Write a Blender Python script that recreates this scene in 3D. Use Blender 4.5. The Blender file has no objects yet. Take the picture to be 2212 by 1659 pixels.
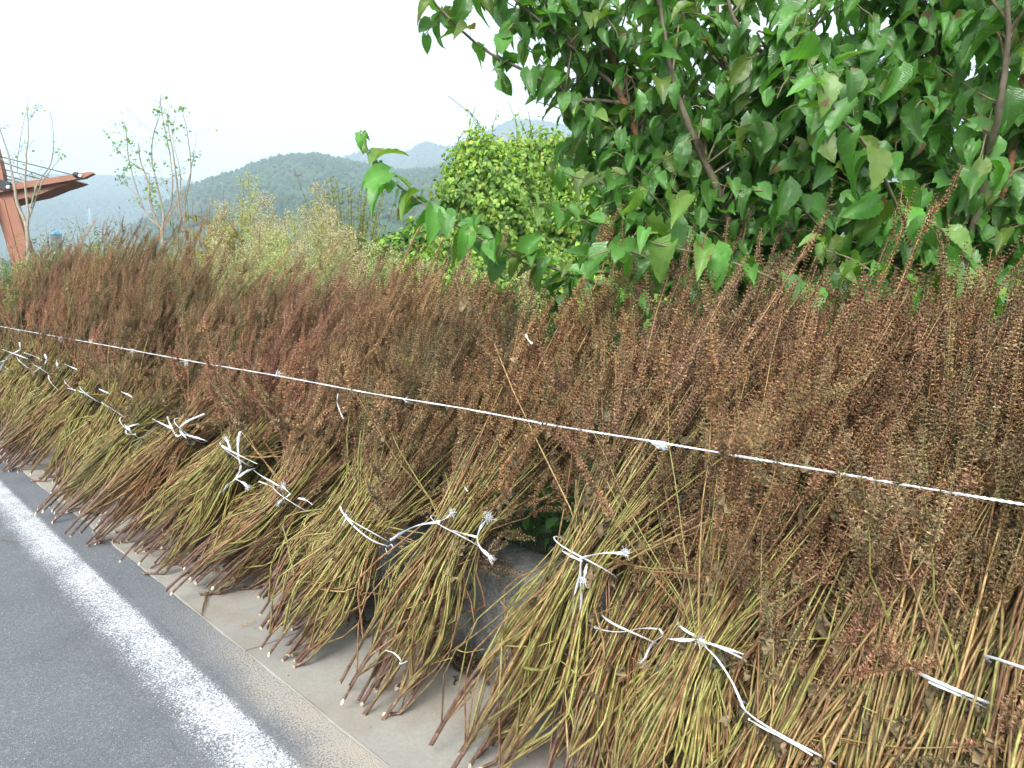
import bpy, math
import numpy as np
from mathutils import Vector, Matrix

sc = bpy.context.scene
COL = sc.collection
# ------------------------------------------------------------------ camera
CAM_H = 1.5
FPX = 1536.0                       # focal length in pixels of a 2212-wide frame (25 mm lens)
PITCH = math.radians(7.4); YAW = math.radians(44.76)
CF = np.array([math.sin(YAW)*math.cos(PITCH), math.cos(YAW)*math.cos(PITCH), -math.sin(PITCH)])
CR = np.array([math.cos(YAW), -math.sin(YAW), 0.0])
CU = np.cross(CR, CF)
CC = np.array([0, 0, CAM_H])
cam_d = bpy.data.cameras.new('camera'); cam_d.sensor_width = 36; cam_d.lens = 25.0
cam_d.clip_start = 0.05; cam_d.clip_end = 15000
cam = bpy.data.objects.new('camera', cam_d); COL.objects.link(cam)
M = Matrix(((CR[0], CU[0], -CF[0], 0), (CR[1], CU[1], -CF[1], 0), (CR[2], CU[2], -CF[2], CAM_H), (0, 0, 0, 1)))
cam.matrix_world = M
sc.camera = cam
# ------------------------------------------------------------------ sky, sun, exposure
SUN_EL, SUN_AZ = math.radians(42), math.radians(238)
w = bpy.data.worlds.new('World'); sc.world = w; w.use_nodes = True
nt = w.node_tree; nt.nodes.clear()
sky = nt.nodes.new('ShaderNodeTexSky'); sky.sky_type = 'NISHITA'; sky.sun_disc = False
sky.sun_elevation = SUN_EL; sky.sun_rotation = SUN_AZ; sky.dust_density = 6.0; sky.air_density = 1.0
hs = nt.nodes.new('ShaderNodeHueSaturation'); hs.inputs['Saturation'].default_value = 0.06
bg = nt.nodes.new('ShaderNodeBackground'); bg.inputs['Strength'].default_value = 0.15
wo = nt.nodes.new('ShaderNodeOutputWorld')
nt.links.new(sky.outputs[0], hs.inputs['Color']); nt.links.new(hs.outputs[0], bg.inputs['Color']); nt.links.new(bg.outputs[0], wo.inputs['Surface'])
sun_d = bpy.data.lights.new('sun', 'SUN'); sun_d.energy = 1.5; sun_d.angle = math.radians(18); sun_d.color = (1, 0.97, 0.92)
sun = bpy.data.objects.new('sun', sun_d); COL.objects.link(sun)
sd = Vector((math.sin(SUN_AZ)*math.cos(SUN_EL), math.cos(SUN_AZ)*math.cos(SUN_EL), math.sin(SUN_EL)))
sun.rotation_euler = sd.to_track_quat('Z', 'Y').to_euler()
sun.location = (0, 0, 30)
sc.view_settings.view_transform = 'Standard'; sc.view_settings.look = 'None'
sc.view_settings.exposure = 1.62; sc.view_settings.gamma = 1
sc.cycles.use_denoising = True
sc.cycles.max_bounces = 7; sc.cycles.diffuse_bounces = 4; sc.cycles.transmission_bounces = 5
sc.cycles.volume_bounces = 1; sc.cycles.transparent_max_bounces = 6

# ------------------------------------------------------------------ helpers
def ray(u, v): return CF + CR*(u-1106)/FPX - CU*(v-829.5)/FPX
def atX(u, v, X): d = ray(u, v); return CC + d*X/d[0]
def atD(u, v, D): return CC + ray(u, v)*D          # D = distance along the view axis
def gnd(u, v, z=0.0): d = ray(u, v); return CC + d*(z-CAM_H)/d[2]
def nrm(a): return a/np.maximum(np.linalg.norm(a, axis=-1, keepdims=True), 1e-9)

class G:
    """collects vertices, faces, colours and leaf coordinates, and links them as ONE mesh object"""
    def __init__(s): s.v=[]; s.q=[]; s.t=[]; s.c=[]; s.l=[]; s.n=0
    def add(s, v, q=None, t=None, c=(1,1,1), l=None):
        v = np.asarray(v, float).reshape(-1, 3); k = len(v)
        s.v.append(v)
        c = np.asarray(c, float)
        s.c.append(np.broadcast_to(c, (k, 3)) if c.ndim == 1 else c.reshape(-1, 3))
        s.l.append(np.zeros((k, 3)) if l is None else np.asarray(l, float).reshape(-1, 3))
        if q is not None and len(q): s.q.append(np.asarray(q, int).reshape(-1, 4)+s.n)
        if t is not None and len(t): s.t.append(np.asarray(t, int).reshape(-1, 3)+s.n)
        s.n += k
    def tubes(s, P, R, sides=5, C=(1,1,1), cap=False, phase=0.0, squash=1.0):
        P = np.asarray(P, float)
        if P.ndim == 2: P = P[None]
        T, K, _ = P.shape
        R = np.broadcast_to(np.asarray(R, float), (T, K))
        tan = np.gradient(P, axis=1); tan = nrm(tan)
        mt = nrm(tan.mean(1)); ref = np.zeros((T, 3))
        ref[np.arange(T), np.argmin(np.abs(mt), axis=1)] = 1
        a = nrm(np.cross(tan, ref[:, None, :])); b = np.cross(tan, a)
        ang = np.arange(sides)*2*np.pi/sides+phase
        ring = P[:, :, None, :]+R[:, :, None, None]*(np.cos(ang)[:, None]*a[:, :, None, :]+squash*np.sin(ang)[:, None]*b[:, :, None, :])
        V = ring.reshape(-1, 3)
        i = np.arange(K-1)[:, None]*sides; j = np.arange(sides)[None]; j2 = (j+1) % sides
        q = np.stack([i+j, i+j2, i+sides+j2, i+sides+j], -1).reshape(-1, 4)
        q = (q[None]+(np.arange(T)*K*sides)[:, None, None]).reshape(-1, 4)
        C = np.asarray(C, float)
        if C.ndim == 3: C = np.repeat(C[:, :, None, :], sides, 2).reshape(-1, 3)
        elif C.ndim == 2: C = np.repeat(C[:, None, :], K*sides, 1).reshape(-1, 3)
        s.add(V, q, None, C)
        if cap:
            for k0, ri in ((0, 0), (0, K-1)):
                pass
        return s
    def inst(s, pv, pq, pt, Rm, L, C=(1,1,1), l=None, vshade=None):
        """copies of a small shape: Rm (M,3,3) columns = axes, L (M,3), C (M,3)"""
        Mn = len(L); n = len(pv)
        V = np.einsum('mij,nj->mni', Rm, pv)+L[:, None, :]
        off = (np.arange(Mn)*n)[:, None, None]
        q = (np.asarray(pq)[None]+off).reshape(-1, 4) if pq is not None and len(pq) else None
        t = (np.asarray(pt)[None]+off).reshape(-1, 3) if pt is not None and len(pt) else None
        C = np.asarray(C, float)
        if C.ndim == 1: C = np.broadcast_to(C, (Mn, 3))
        C = np.repeat(C[:, None, :], n, 1)
        if vshade is not None: C = C*vshade[None, :, None]
        s.add(V.reshape(-1, 3), q, t, C.reshape(-1, 3), None if l is None else np.broadcast_to(l, (Mn, n, 3)).reshape(-1, 3))
    def obj(s, name, mat, parent=None, smooth=True, loc=None):
        v = np.concatenate(s.v).astype(np.float32)
        q = np.concatenate(s.q) if s.q else np.zeros((0, 4), int)
        t = np.concatenate(s.t) if s.t else np.zeros((0, 3), int)
        if loc is not None: v = v-np.asarray(loc, np.float32)
        me = bpy.data.meshes.new(name)
        me.vertices.add(len(v)); me.vertices.foreach_set('co', v.ravel())
        nl = len(q)*4+len(t)*3; me.loops.add(nl)
        me.loops.foreach_set('vertex_index', np.concatenate([q.ravel(), t.ravel()]).astype(np.int32))
        me.polygons.add(len(q)+len(t))
        st = np.concatenate([np.arange(len(q))*4, len(q)*4+np.arange(len(t))*3]).astype(np.int32)
        me.polygons.foreach_set('loop_start', st)
        me.polygons.foreach_set('use_smooth', np.full(len(st), smooth))
        me.update(calc_edges=True)
        c = np.concatenate(s.c); ca = np.ones((len(v), 4), np.float32); ca[:, :3] = np.clip(c, 0, 1)
        at = me.attributes.new('Col', 'FLOAT_COLOR', 'POINT'); at.data.foreach_set('color', ca.ravel())
        l = np.concatenate(s.l).astype(np.float32)
        if np.abs(l).max() > 0:
            at = me.attributes.new('leafco', 'FLOAT_VECTOR', 'POINT'); at.data.foreach_set('vector', l.ravel())
        me.materials.append(mat)
        o = bpy.data.objects.new(name, me); COL.objects.link(o)
        if parent is not None: o.parent = parent
        if loc is not None: o.location = loc
        return o

def empty(name, loc=(0, 0, 0)):
    o = bpy.data.objects.new(name, None); COL.objects.link(o); o.location = loc; o.empty_display_size = 0.1
    return o
def tag(o, label=None, cat=None, group=None, kind=None):
    if label: o['label'] = label
    if cat: o['category'] = cat
    if group: o['group'] = group
    if kind: o['kind'] = kind
    return o

def crom(K, n):
    """Catmull-Rom curve through the key points K, resampled to n points"""
    K = np.asarray(K, float); m = len(K)
    P = np.vstack([2*K[0]-K[1], K, 2*K[-1]-K[-2]])
    x = np.linspace(0, m-1-1e-6, n); i = x.astype(int); f = (x-i)[:, None]
    p0, p1, p2, p3 = P[i], P[i+1], P[i+2], P[i+3]
    return .5*((2*p1)+(p2-p0)*f+(2*p0-5*p1+4*p2-p3)*f**2+(3*p1-p0-3*p2+p3)*f**3)

# ------------------------------------------------------------------ materials
class NT:
    def __init__(s, name):
        s.m = bpy.data.materials.new(name); s.m.use_nodes = True; s.t = s.m.node_tree; s.t.nodes.clear()
        s.out = s.n('ShaderNodeOutputMaterial')
    def n(s, ty, **k):
        x = s.t.nodes.new(ty)
        for a, b in k.items(): setattr(x, a, b)
        return x
    def l(s, a, b): s.t.links.new(a, b)
    def set(s, sock, val):
        if hasattr(val, 'is_linked') or isinstance(val, bpy.types.NodeSocket): s.l(val, sock)
        else: sock.default_value = val
    def math(s, op, a, b=0.0, c=0.0, clamp=False):
        x = s.n('ShaderNodeMath', operation=op); x.use_clamp = clamp
        s.set(x.inputs[0], a); s.set(x.inputs[1], b); s.set(x.inputs[2], c); return x.outputs[0]
    def ramp(s, f, stops, interp='LINEAR'):
        x = s.n('ShaderNodeValToRGB'); x.color_ramp.interpolation = interp
        e = x.color_ramp.elements
        while len(e) < len(stops): e.new(0.5)
        for k, (p, c) in enumerate(stops):
            e[k].position = p; e[k].color = (c, c, c, 1) if isinstance(c, (int, float)) else (*c, 1)
        s.set(x.inputs[0], f); return x.outputs[0]
    def noise(s, co, scale, detail=3, rough=.55, dist=0.0, out=0):
        x = s.n('ShaderNodeTexNoise'); x.inputs['Scale'].default_value = scale; x.inputs['Detail'].default_value = detail
        x.inputs['Roughness'].default_value = rough; x.inputs['Distortion'].default_value = dist
        if co is not None: s.l(co, x.inputs['Vector'])
        return x.outputs[out]
    def voro(s, co, scale, feat='F1', out='Distance'):
        x = s.n('ShaderNodeTexVoronoi', feature=feat); x.inputs['Scale'].default_value = scale
        if co is not None: s.l(co, x.inputs['Vector'])
        return x.outputs[out]
    def mix(s, f, a, b, mode='MIX'):
        x = s.n('ShaderNodeMix', data_type='RGBA', blend_type=mode)
        s.set(x.inputs[0], f)
        for sk, v in ((x.inputs[6], a), (x.inputs[7], b)):
            if isinstance(v, tuple): v = (*v, 1) if len(v) == 3 else v
            s.set(sk, v)
        return x.outputs[2]
    def co(s): return s.n('ShaderNodeTexCoord').outputs['Object']
    def pos(s): return s.n('ShaderNodeNewGeometry').outputs['Position']
    def attr(s, name): return s.n('ShaderNodeAttribute', attribute_name=name)
    def bump(s, h, strength=.5, dist=.01):
        x = s.n('ShaderNodeBump'); x.inputs['Strength'].default_value = strength; x.inputs['Distance'].default_value = dist
        s.l(h, x.inputs['Height']); return x.outputs[0]
    def bsdf(s, col, rough=.7, spec=.4, normal=None, transl=None, tcol=None):
        p = s.n('ShaderNodeBsdfPrincipled'); s.set(p.inputs['Base Color'], (*col, 1) if isinstance(col, tuple) else col)
        s.set(p.inputs['Roughness'], rough); s.set(p.inputs['Specular IOR Level'], spec)
        if normal is not None: s.l(normal, p.inputs['Normal'])
        o = p.outputs[0]
        if transl:
            tr = s.n('ShaderNodeBsdfTranslucent'); s.set(tr.inputs[0], tcol if tcol is not None else col)
            mx = s.n('ShaderNodeMixShader'); s.set(mx.inputs[0], transl); s.l(o, mx.inputs[1]); s.l(tr.outputs[0], mx.inputs[2]); o = mx.outputs[0]
        s.l(o, s.out.inputs['Surface']); return s.m

def mat_asphalt(name, line=False):
    t = NT(name); P = t.pos()
    v = t.voro(P, 240, out='Color'); vd = t.voro(P, 240)
    sp = t.n('ShaderNodeSeparateColor'); t.l(v, sp.inputs[0])
    base = t.ramp(sp.outputs[0], [(0, (.085, .094, .106)), (.45, (.125, .136, .15)), (.85, (.165, .176, .19)), (.97, (.26, .265, .265)), (1, (.42, .40, .36))])
    big = t.noise(P, 1.9, 6, .65)
    base = t.mix(1.0, base, t.ramp(big, [(.3, .80), (.5, 1.0), (.72, 1.14)]), 'MULTIPLY')
    base = t.mix(t.ramp(t.voro(P, 1.7), [(.0, .5), (.035, .35), (.055, 0.0)]), base, (.05, .052, .055))
    fine = t.noise(P, 420, 2)
    base = t.mix(.30, base, t.ramp(fine, [(.35, (.06, .064, .07)), (.65, (.22, .23, .24))]))
    # pale sand washed over the edge towards the concrete gutter
    sx = t.n('ShaderNodeSeparateXYZ'); t.l(P, sx.inputs[0]); X, Y = sx.outputs[0], sx.outputs[1]
    nearness = t.math('ADD', t.math('MULTIPLY', t.math('SUBTRACT', 3.9, Y), .5, clamp=True), .0, clamp=True)
    edge = t.math('ADD', X, t.math('MULTIPLY', t.math('SUBTRACT', t.noise(P, 3.2, 3), .5), .22))
    band = t.math('MULTIPLY', t.math('SUBTRACT', edge, .96), 5.5, clamp=True)
    amt = t.math('MULTIPLY', band, nearness)
    pit = t.ramp(t.noise(P, 130, 3, .7), [(.42, 0.0), (.54, 1.0)])
    sandm = t.math('MULTIPLY', t.math('ADD', pit, t.math('SUBTRACT', amt, .70)), t.math('MULTIPLY', amt, 1.9), clamp=True)
    base = t.mix(sandm, base, t.ramp(t.noise(P, 5, 3), [(.35, (.34, .32, .28)), (.7, (.38, .325, .26))]))
    if line:
        n1 = t.noise(P, 150, 4, .75); n2 = t.noise(P, 3.0, 3, .6)
        prof = t.ramp(t.math('MULTIPLY', t.math('SUBTRACT', X, .76), 3.7), [(0, 0.0), (.07, .22), (.2, .45), (.5, .70), (.80, .66), (.87, .38), (.93, .0)])
        m = t.math('ADD', t.math('MULTIPLY', t.math('SUBTRACT', n1, .5), 2.6), t.math('ADD', t.math('MULTIPLY', t.math('SUBTRACT', n2, .5), .5), t.math('SUBTRACT', prof, .50)))
        m = t.math('MULTIPLY', m, 3.2, clamp=True)
        base = t.mix(m, base, t.ramp(n1, [(.3, (.46, .475, .50)), (.6, (.68, .69, .71))]))
    h = t.math('ADD', vd, t.math('MULTIPLY', fine, .5))
    return t.bsdf(base, .82, .3, t.bump(h, .55, .004))

def mat_concrete(name, wall=False):
    t = NT(name); P = t.pos()
    n = t.noise(P, 2.2, 5, .6); f = t.noise(P, 90, 4, .7)
    if not wall:
        base = t.ramp(n, [(.3, (.275, .262, .235)), (.5, (.325, .305, .262)), (.7, (.36, .31, .245))])
        base = t.mix(t.ramp(f, [(.3, .45), (.6, 0.0)]), base, (.20, .19, .175))
        pits = t.ramp(t.voro(P, 55), [(.0, 1.0), (.07, 1.0), (.11, 0.0)])
        pm = t.math('MULTIPLY', pits, t.ramp(t.noise(P, 14, 2), [(.5, 0.0), (.62, .75)]))
        base = t.mix(pm, base, (.10, .09, .08))
        wh = t.ramp(t.voro(P, 38, out='Distance'), [(.0, 1.0), (.05, 1.0), (.08, 0.0)])
        base = t.mix(t.math('MULTIPLY', wh, t.ramp(t.noise(P, 9), [(.5, 0.0), (.6, .8)])), base, (.62, .59, .52))
    else:
        st = t.n('ShaderNodeMapping'); st.inputs['Scale'].default_value = (1, 1, .6); t.l(P, st.inputs[0])
        stain = t.noise(st.outputs[0], 11, 6, .68)
        base = t.ramp(stain, [(.33, (.12, .118, .105)), (.45, (.22, .215, .20)), (.6, (.32, .315, .295)), (.75, (.42, .41, .38))])
        base = t.mix(t.ramp(f, [(.35, .6), (.6, 0.0)]), base, (.03, .03, .028))
        moss = t.ramp(t.noise(P, 7, 4), [(.5, 0.0), (.66, .6)])
        sx = t.n('ShaderNodeSeparateXYZ'); t.l(P, sx.inputs[0])
        base = t.mix(t.math('MULTIPLY', moss, t.math('MULTIPLY', t.math('SUBTRACT', sx.outputs[2], .25), 4, clamp=True)), base, (.045, .06, .02))
    if not wall:
        sx = t.n('ShaderNodeSeparateXYZ'); t.l(P, sx.inputs[0])
        wob = t.math('MULTIPLY', t.math('SUBTRACT', t.noise(P, 6, 4), .5), .30)
        soil = t.math('MULTIPLY', t.math('SUBTRACT', t.math('ADD', sx.outputs[0], wob), 1.66), 7, clamp=True)
        base = t.mix(t.math('MULTIPLY', soil, .8), base, t.ramp(f, [(.35, (.045, .036, .026)), (.65, (.11, .088, .062))]))
        base = t.mix(t.ramp(t.noise(P, 1.1, 5, .65), [(.5, 0.0), (.62, .35)]), base, (.13, .125, .115))
        jt = t.math('ABSOLUTE', t.math('SUBTRACT', t.math('FRACT', t.math('MULTIPLY', sx.outputs[1], .5)), .39))
        base = t.mix(t.ramp(jt, [(0, .8), (.0022, .8), (.0035, 0.0)]), base, (.05, .045, .04))
        h = t.math('ADD', t.math('MULTIPLY', n, .6), t.math('MULTIPLY', f, .5))
    else:
        h = t.math('ADD', t.math('MULTIPLY', t.noise(P, 24, 6, .75), 1.0), t.math('MULTIPLY', f, .35))
        base = t.mix(t.ramp(t.voro(P, 42), [(.0, .9), (.10, .7), (.16, 0.0)]), base, (.03, .03, .028))
        base = t.mix(t.ramp(t.noise(P, 60, 2), [(.62, 0.0), (.70, .5)]), base, (.33, .33, .31))
    return t.bsdf(base, .9, .25, t.bump(h, .9 if wall else .35, .02 if wall else .004))

def mat_col(name, rough=.7, spec=.35, var=.5, scale=60, transl=None, bump=0.0, stretch=None, tint=(1, 1, 1), aname='Col'):
    t = NT(name); a = t.attr(aname).outputs['Color']; co = t.co()
    if stretch:
        mp = t.n('ShaderNodeMapping'); mp.inputs['Scale'].default_value = stretch; t.l(co, mp.inputs[0]); co = mp.outputs[0]
    n = t.noise(co, scale, 4, .65)
    c = t.mix(1.0, a, t.ramp(n, [(.28, 1-var), (.5, 1.0), (.75, 1+var)]), 'MULTIPLY')
    return t.bsdf(c, rough, spec, t.bump(n, bump, .002) if bump else None, transl)

def mat_stalk():
    t = NT('dry stalk'); a = t.attr('Col').outputs['Color']; co = t.co()
    mp = t.n('ShaderNodeMapping'); mp.inputs['Scale'].default_value = (1, 1, .3); t.l(co, mp.inputs[0])
    n = t.noise(mp.outputs[0], 130, 4, .7); big = t.noise(co, 24, 3, .6)
    c = t.mix(1.0, a, t.ramp(n, [(.3, .55), (.5, 1.0), (.72, 1.35)]), 'MULTIPLY')
    c = t.mix(t.ramp(big, [(.48, 0.0), (.64, .75)]), c, t.mix(1.0, c, (.42, .27, .17), 'MULTIPLY'))
    c = t.mix(t.ramp(t.noise(co, 55, 2), [(.58, 0.0), (.70, .45)]), c, (.42, .30, .14))
    return t.bsdf(c, .5, .45, t.bump(n, .5, .002))

def mat_leaf(name, gloss=.38, transl=.3, vein=1.0, spots=True):
    t = NT(name); a = t.attr('Col').outputs['Color']
    lc = t.attr('leafco').outputs['Vector']; sx = t.n('ShaderNodeSeparateXYZ'); t.l(lc, sx.inputs[0])
    x = t.math('ABSOLUTE', sx.outputs[0]); y, sd_ = sx.outputs[1], sx.outputs[2]
    # lateral veins run forward from the midrib
    ph = t.math('SUBTRACT', t.math('MULTIPLY', y, 8.0), t.math('MULTIPLY', x, 8.5))
    tri = t.math('ABSOLUTE', t.math('SUBTRACT', t.math('FRACT', ph), .5))
    lat = t.ramp(tri, [(.0, 1.0), (.045, .8), (.10, 0.0)])
    mid = t.ramp(x, [(.0, 1.0), (.012, 1.0), (.03, 0.0)])
    v = t.math('MAXIMUM', mid, t.math('MULTIPLY', lat, .6))
    co = t.pos(); n = t.noise(co, 9, 3); f = t.noise(co, 70, 3)
    c = t.mix(1.0, a, t.ramp(n, [(.3, .75), (.7, 1.25)]), 'MULTIPLY')
    c = t.mix(t.math('MULTIPLY', v, .20*vein), c, (.20, .30, .075))
    if spots:
        s = t.math('MULTIPLY', t.ramp(t.noise(co, 16, 3), [(.60, 0.0), (.66, 1.0)]), t.ramp(sd_, [(.70, 0.0), (.80, 1.0)]))
        c = t.mix(s, c, (.16, .085, .04))
    hgt = t.math('ADD', t.math('MULTIPLY', t.math('ABSOLUTE', t.math('SUBTRACT', tri, .25)), 1.2), t.math('MULTIPLY', f, .25))
    p = t.n('ShaderNodeBsdfPrincipled'); t.l(c, p.inputs['Base Color']); t.set(p.inputs['Roughness'], gloss); t.set(p.inputs['Specular IOR Level'], .5)
    t.l(t.bump(hgt, .32*vein+.1, .006), p.inputs['Normal'])
    tc = t.mix(1.0, c, (1.9, 2.1, .7), 'MULTIPLY')
    tr = t.n('ShaderNodeBsdfTranslucent'); t.l(tc, tr.inputs[0])
    mx = t.n('ShaderNodeMixShader'); mx.inputs[0].default_value = transl
    t.l(p.outputs[0], mx.inputs[1]); t.l(tr.outputs[0], mx.inputs[2]); t.l(mx.outputs[0], t.out.inputs['Surface'])
    return t.m

def mat_twine():
    t = NT('white twine'); co = t.co()
    n = t.noise(co, 240, 3, .7)
    c = t.ramp(n, [(.3, (.60, .61, .63)), (.6, (.84, .85, .86))])
    return t.bsdf(c, .55, .4, t.bump(n, .5, .002), .12)

def mat_plain(name, c1, c2, scale=8, rough=.7, bump=.2, spec=.3, stretch=(1, 1, 1)):
    t = NT(name); mp = t.n('ShaderNodeMapping'); mp.inputs['Scale'].default_value = stretch; t.l(t.co(), mp.inputs[0])
    n = t.noise(mp.outputs[0], scale, 4, .6)
    return t.bsdf(t.ramp(n, [(.3, c1), (.7, c2)]), rough, spec, t.bump(n, bump, .01))

def mat_hill(name, c1, c2, c3, scale):
    t = NT(name); co = t.pos()
    n = t.noise(co, scale, 6, .65); b = t.noise(co, scale*.12, 4, .6)
    c = t.ramp(n, [(.35, c1), (.62, c2)])
    c = t.mix(t.ramp(b, [(.50, 0.0), (.66, .75)]), c, c3)
    return t.bsdf(c, .95, .05, t.bump(n, 1.0, .12/scale))

MT = dict(
    stalk=mat_stalk(), calyx=mat_col('dry seed husk', .75, .25, .35, 140, .15),
    dry=mat_col('withered leaf', .85, .2, .45, 55, .12, .6), wood=mat_col('cut wood', .7, .3, .12, 90),
    twine=mat_twine(), leaf=mat_leaf('mulberry leaf', .31, .30), bark=mat_col('young bark', .75, .3, .35, 40, None, .6),
    vine=mat_leaf('vine leaf', .55, .38, .35, False), weed=mat_col('weed', .8, .2, .25, 30, .25),
    grass=mat_col('grass blades', .6, .3, .3, 20, .3), debris=mat_col('leaf litter', .9, .1, .4, 90, None, .5),
)

rng = np.random.default_rng(7)

# ------------------------------------------------------------------ the setting: ground, road, gutter, retaining wall, field
def sheet(name, x0, x1, y0, y1, z, mat, nx=2, ny=2, zf=None, kind='structure'):
    g = G(); xs = np.linspace(x0, x1, nx); ys = np.linspace(y0, y1, ny)
    X, Y = np.meshgrid(xs, ys, indexing='ij'); Z = np.full_like(X, z) if zf is None else zf(X, Y)
    i = np.arange(nx-1)[:, None]*ny+np.arange(ny-1)[None]
    q = np.stack([i, i+ny, i+ny+1, i+1], -1).reshape(-1, 4)
    g.add(np.stack([X, Y, Z], -1).reshape(-1, 3), q); o = g.obj(name, mat); tag(o, kind=kind); return o

def smooth_noise(X, Y, s, seed=0):
    r = np.random.default_rng(seed); v = 0*X
    for k in range(7):
        a = r.uniform(0, 6.28); f = s*r.uniform(.6, 2.4); v = v+np.sin((X*math.cos(a)+Y*math.sin(a))*f+r.uniform(0, 6.28))/7
    return v

sheet('ground', -5000, 5000, -5000, 5000, -.06, mat_plain('far ground', (.07, .09, .04), (.12, .11, .06), .4))
sheet('road', -7.0, 1.19, -40, 120, 0, mat_asphalt('asphalt'))
sheet('road_line', .745, 1.02, -40, 120, .004, mat_asphalt('worn white line', True))
MC = mat_concrete('gutter concrete'); MW = mat_concrete('weathered concrete', True)
sheet('gutter', 1.19, 1.90, -40, 120, .006, MC, 12, 400, lambda X, Y: .006+.004*smooth_noise(X, Y, 9, 3)+np.where((X < 1.20), .004, 0))
# sand lip where the gutter meets the asphalt
g = G(); yy = np.arange(-3, 40, .05); P = np.stack([1.19+.004*smooth_noise(yy*6, yy*0, 1, 5), yy, .004+0*yy], -1)
g.tubes(P, .007+.003*np.sin(yy*13), 6, squash=.6); tag(g.obj('kerb_lip', MC), kind='structure')
# low retaining wall
g = G(); yy = np.arange(-6, 60, .06); prof = np.array([(1.885, -.02), (1.88, .10), (1.872, .22), (1.868, .34), (1.872, .405), (1.89, .428), (1.95, .436), (2.02, .438), (2.07, .43), (2.10, .36)])
X = prof[:, 0][None]+.008*smooth_noise(yy[:, None], prof[:, 1][None]*3, 3, 8); Z = prof[:, 1][None]+.006*smooth_noise(yy[:, None], prof[:, 0][None]*3, 5, 9)*(prof[:, 1][None] > .1)
V = np.stack([X, np.repeat(yy[:, None], len(prof), 1), Z], -1); n1 = len(prof)
i = np.arange(len(yy)-1)[:, None]*n1+np.arange(n1-1)[None]
g.add(V.reshape(-1, 3), np.stack([i, i+1, i+n1+1, i+n1], -1).reshape(-1, 4))
wall = g.obj('retaining_wall', MW, smooth=True)
tag(wall, 'low dark weathered concrete wall behind the leaning sheaves', 'wall')
sheet('field', 2.06, 60, -25, 90, .41, mat_plain('soil', (.035, .03, .02), (.06, .055, .03), 6), 60, 90, lambda X, Y: .40+.03*smooth_noise(X, Y, 1.4, 4)-.46*np.clip((X-40)/20, 0, 1))

# ------------------------------------------------------------------ hills
def hill(name, pts, D, back, foot, mat, amp, seed, nu=160, nr=26, fringe=0.0):
    """ridge line given by directions and built at its real distance, with a slope this side and a slope behind"""
    us = np.array([p[0] for p in pts], float); vs = np.array([p[1] for p in pts], float)
    u = np.linspace(us[0], us[-1], nu); v = np.interp(u, us, vs)
    r = np.random.default_rng(seed); v = v+np.interp(u, np.linspace(us[0], us[-1], nu//3), r.normal(0, 1.6, nu//3))
    d = CF[None]+CR[None]*((u-1106)/FPX)[:, None]-CU[None]*((v-829.5)/FPX)[:, None]
    hd = np.linalg.norm(d[:, :2], axis=1); z = CAM_H+d[:, 2]/hd*D
    dirs = d[:, :2]/hd[:, None]
    rr = np.concatenate([np.linspace(foot, D, nr), np.linspace(D, back, 6)[1:]])
    f = np.where(rr <= D, ((rr-foot)/(D-foot)), 1-(rr-D)/(back-D)); f = np.clip(f, 0, 1)
    f = np.where(rr <= D, f**.85, f)
    V = np.zeros((nu, len(rr), 3)); V[:, :, :2] = dirs[:, None, :]*rr[None, :, None]
    H = z[:, None]*f[None]
    spur = smooth_noise(V[:, :, 0], V[:, :, 1], 9.0/D, seed)+.5*smooth_noise(V[:, :, 0], V[:, :, 1], 28.0/D, seed+1)
    V[:, :, 2] = H+amp*spur*np.sin(np.pi*np.clip(f, 0, 1))[None]-3*(1-f)[None]
    m = len(rr); i = np.arange(nu-1)[:, None]*m+np.arange(m-1)[None]
    g = G(); g.add(V.reshape(-1, 3), np.stack([i, i+m, i+m+1, i+1], -1).reshape(-1, 4))
    if fringe:                                  # tree crowns along the ridge and on the slope
        k = nu*150; a = r.uniform(0, nu-1.01, k); j = a.astype(int); fr = (a-j)[:, None]
        rq = np.where(np.arange(k) < nu*26, nr-1.001, r.uniform(nr*.25, nr-1.01, k)); ri = rq.astype(int); rf = (rq-ri)[:, None]
        base = (V[j, ri]*(1-rf)+V[j, ri+1]*rf)*(1-fr)+(V[j+1, ri]*(1-rf)+V[j+1, ri+1]*rf)*fr
        s = r.uniform(.4, 1.3, k)*fringe
        oct_v = np.array([(1, 0, 0), (-1, 0, 0), (0, 1, 0), (0, -1, 0), (0, 0, 1), (0, 0, -1)])*np.array([.8, .8, .9])
        oct_t = [(0, 2, 4), (2, 1, 4), (1, 3, 4), (3, 0, 4), (2, 0, 5), (1, 2, 5), (3, 1, 5), (0, 3, 5)]
        R = s[:, None, None]*np.eye(3)[None]
        g.inst(oct_v, None, oct_t, R, base+np.stack([r.normal(0, fringe, k), r.normal(0, fringe, k), s*.3], -1))
    return tag(g.obj(name, mat), kind='structure')

hill('hill_near', [(-700, 640), (-200, 610), (150, 555), (250, 520), (330, 470), (400, 412), (470, 386), (530, 366), (565, 350), (600, 343), (640, 338), (690, 336), (760, 350), (850, 372), (930, 368), (1000, 352), (1100, 372), (1300, 400), (1700, 430), (2400, 480), (2900, 600)],
     760, 1500, 260, mat_hill('near wooded hill', (.016, .046, .018), (.046, .085, .034), (.09, .085, .05), .09), 16, 3, fringe=2.6)
hill('hill_far', [(-100, 640), (500, 520), (650, 400), (720, 350), (800, 326), (850, 330), (890, 328), (905, 314), (922, 306), (940, 316), (965, 322), (1000, 308), (1040, 292), (1070, 276), (1110, 262), (1180, 268), (1300, 290), (1500, 300), (1800, 290), (2100, 310), (2500, 360), (3100, 600)],
     1500, 2600, 820, mat_hill('far wooded hill', (.016, .036, .024), (.04, .06, .036), (.07, .062, .045), .04), 22, 11, fringe=3.6)
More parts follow.
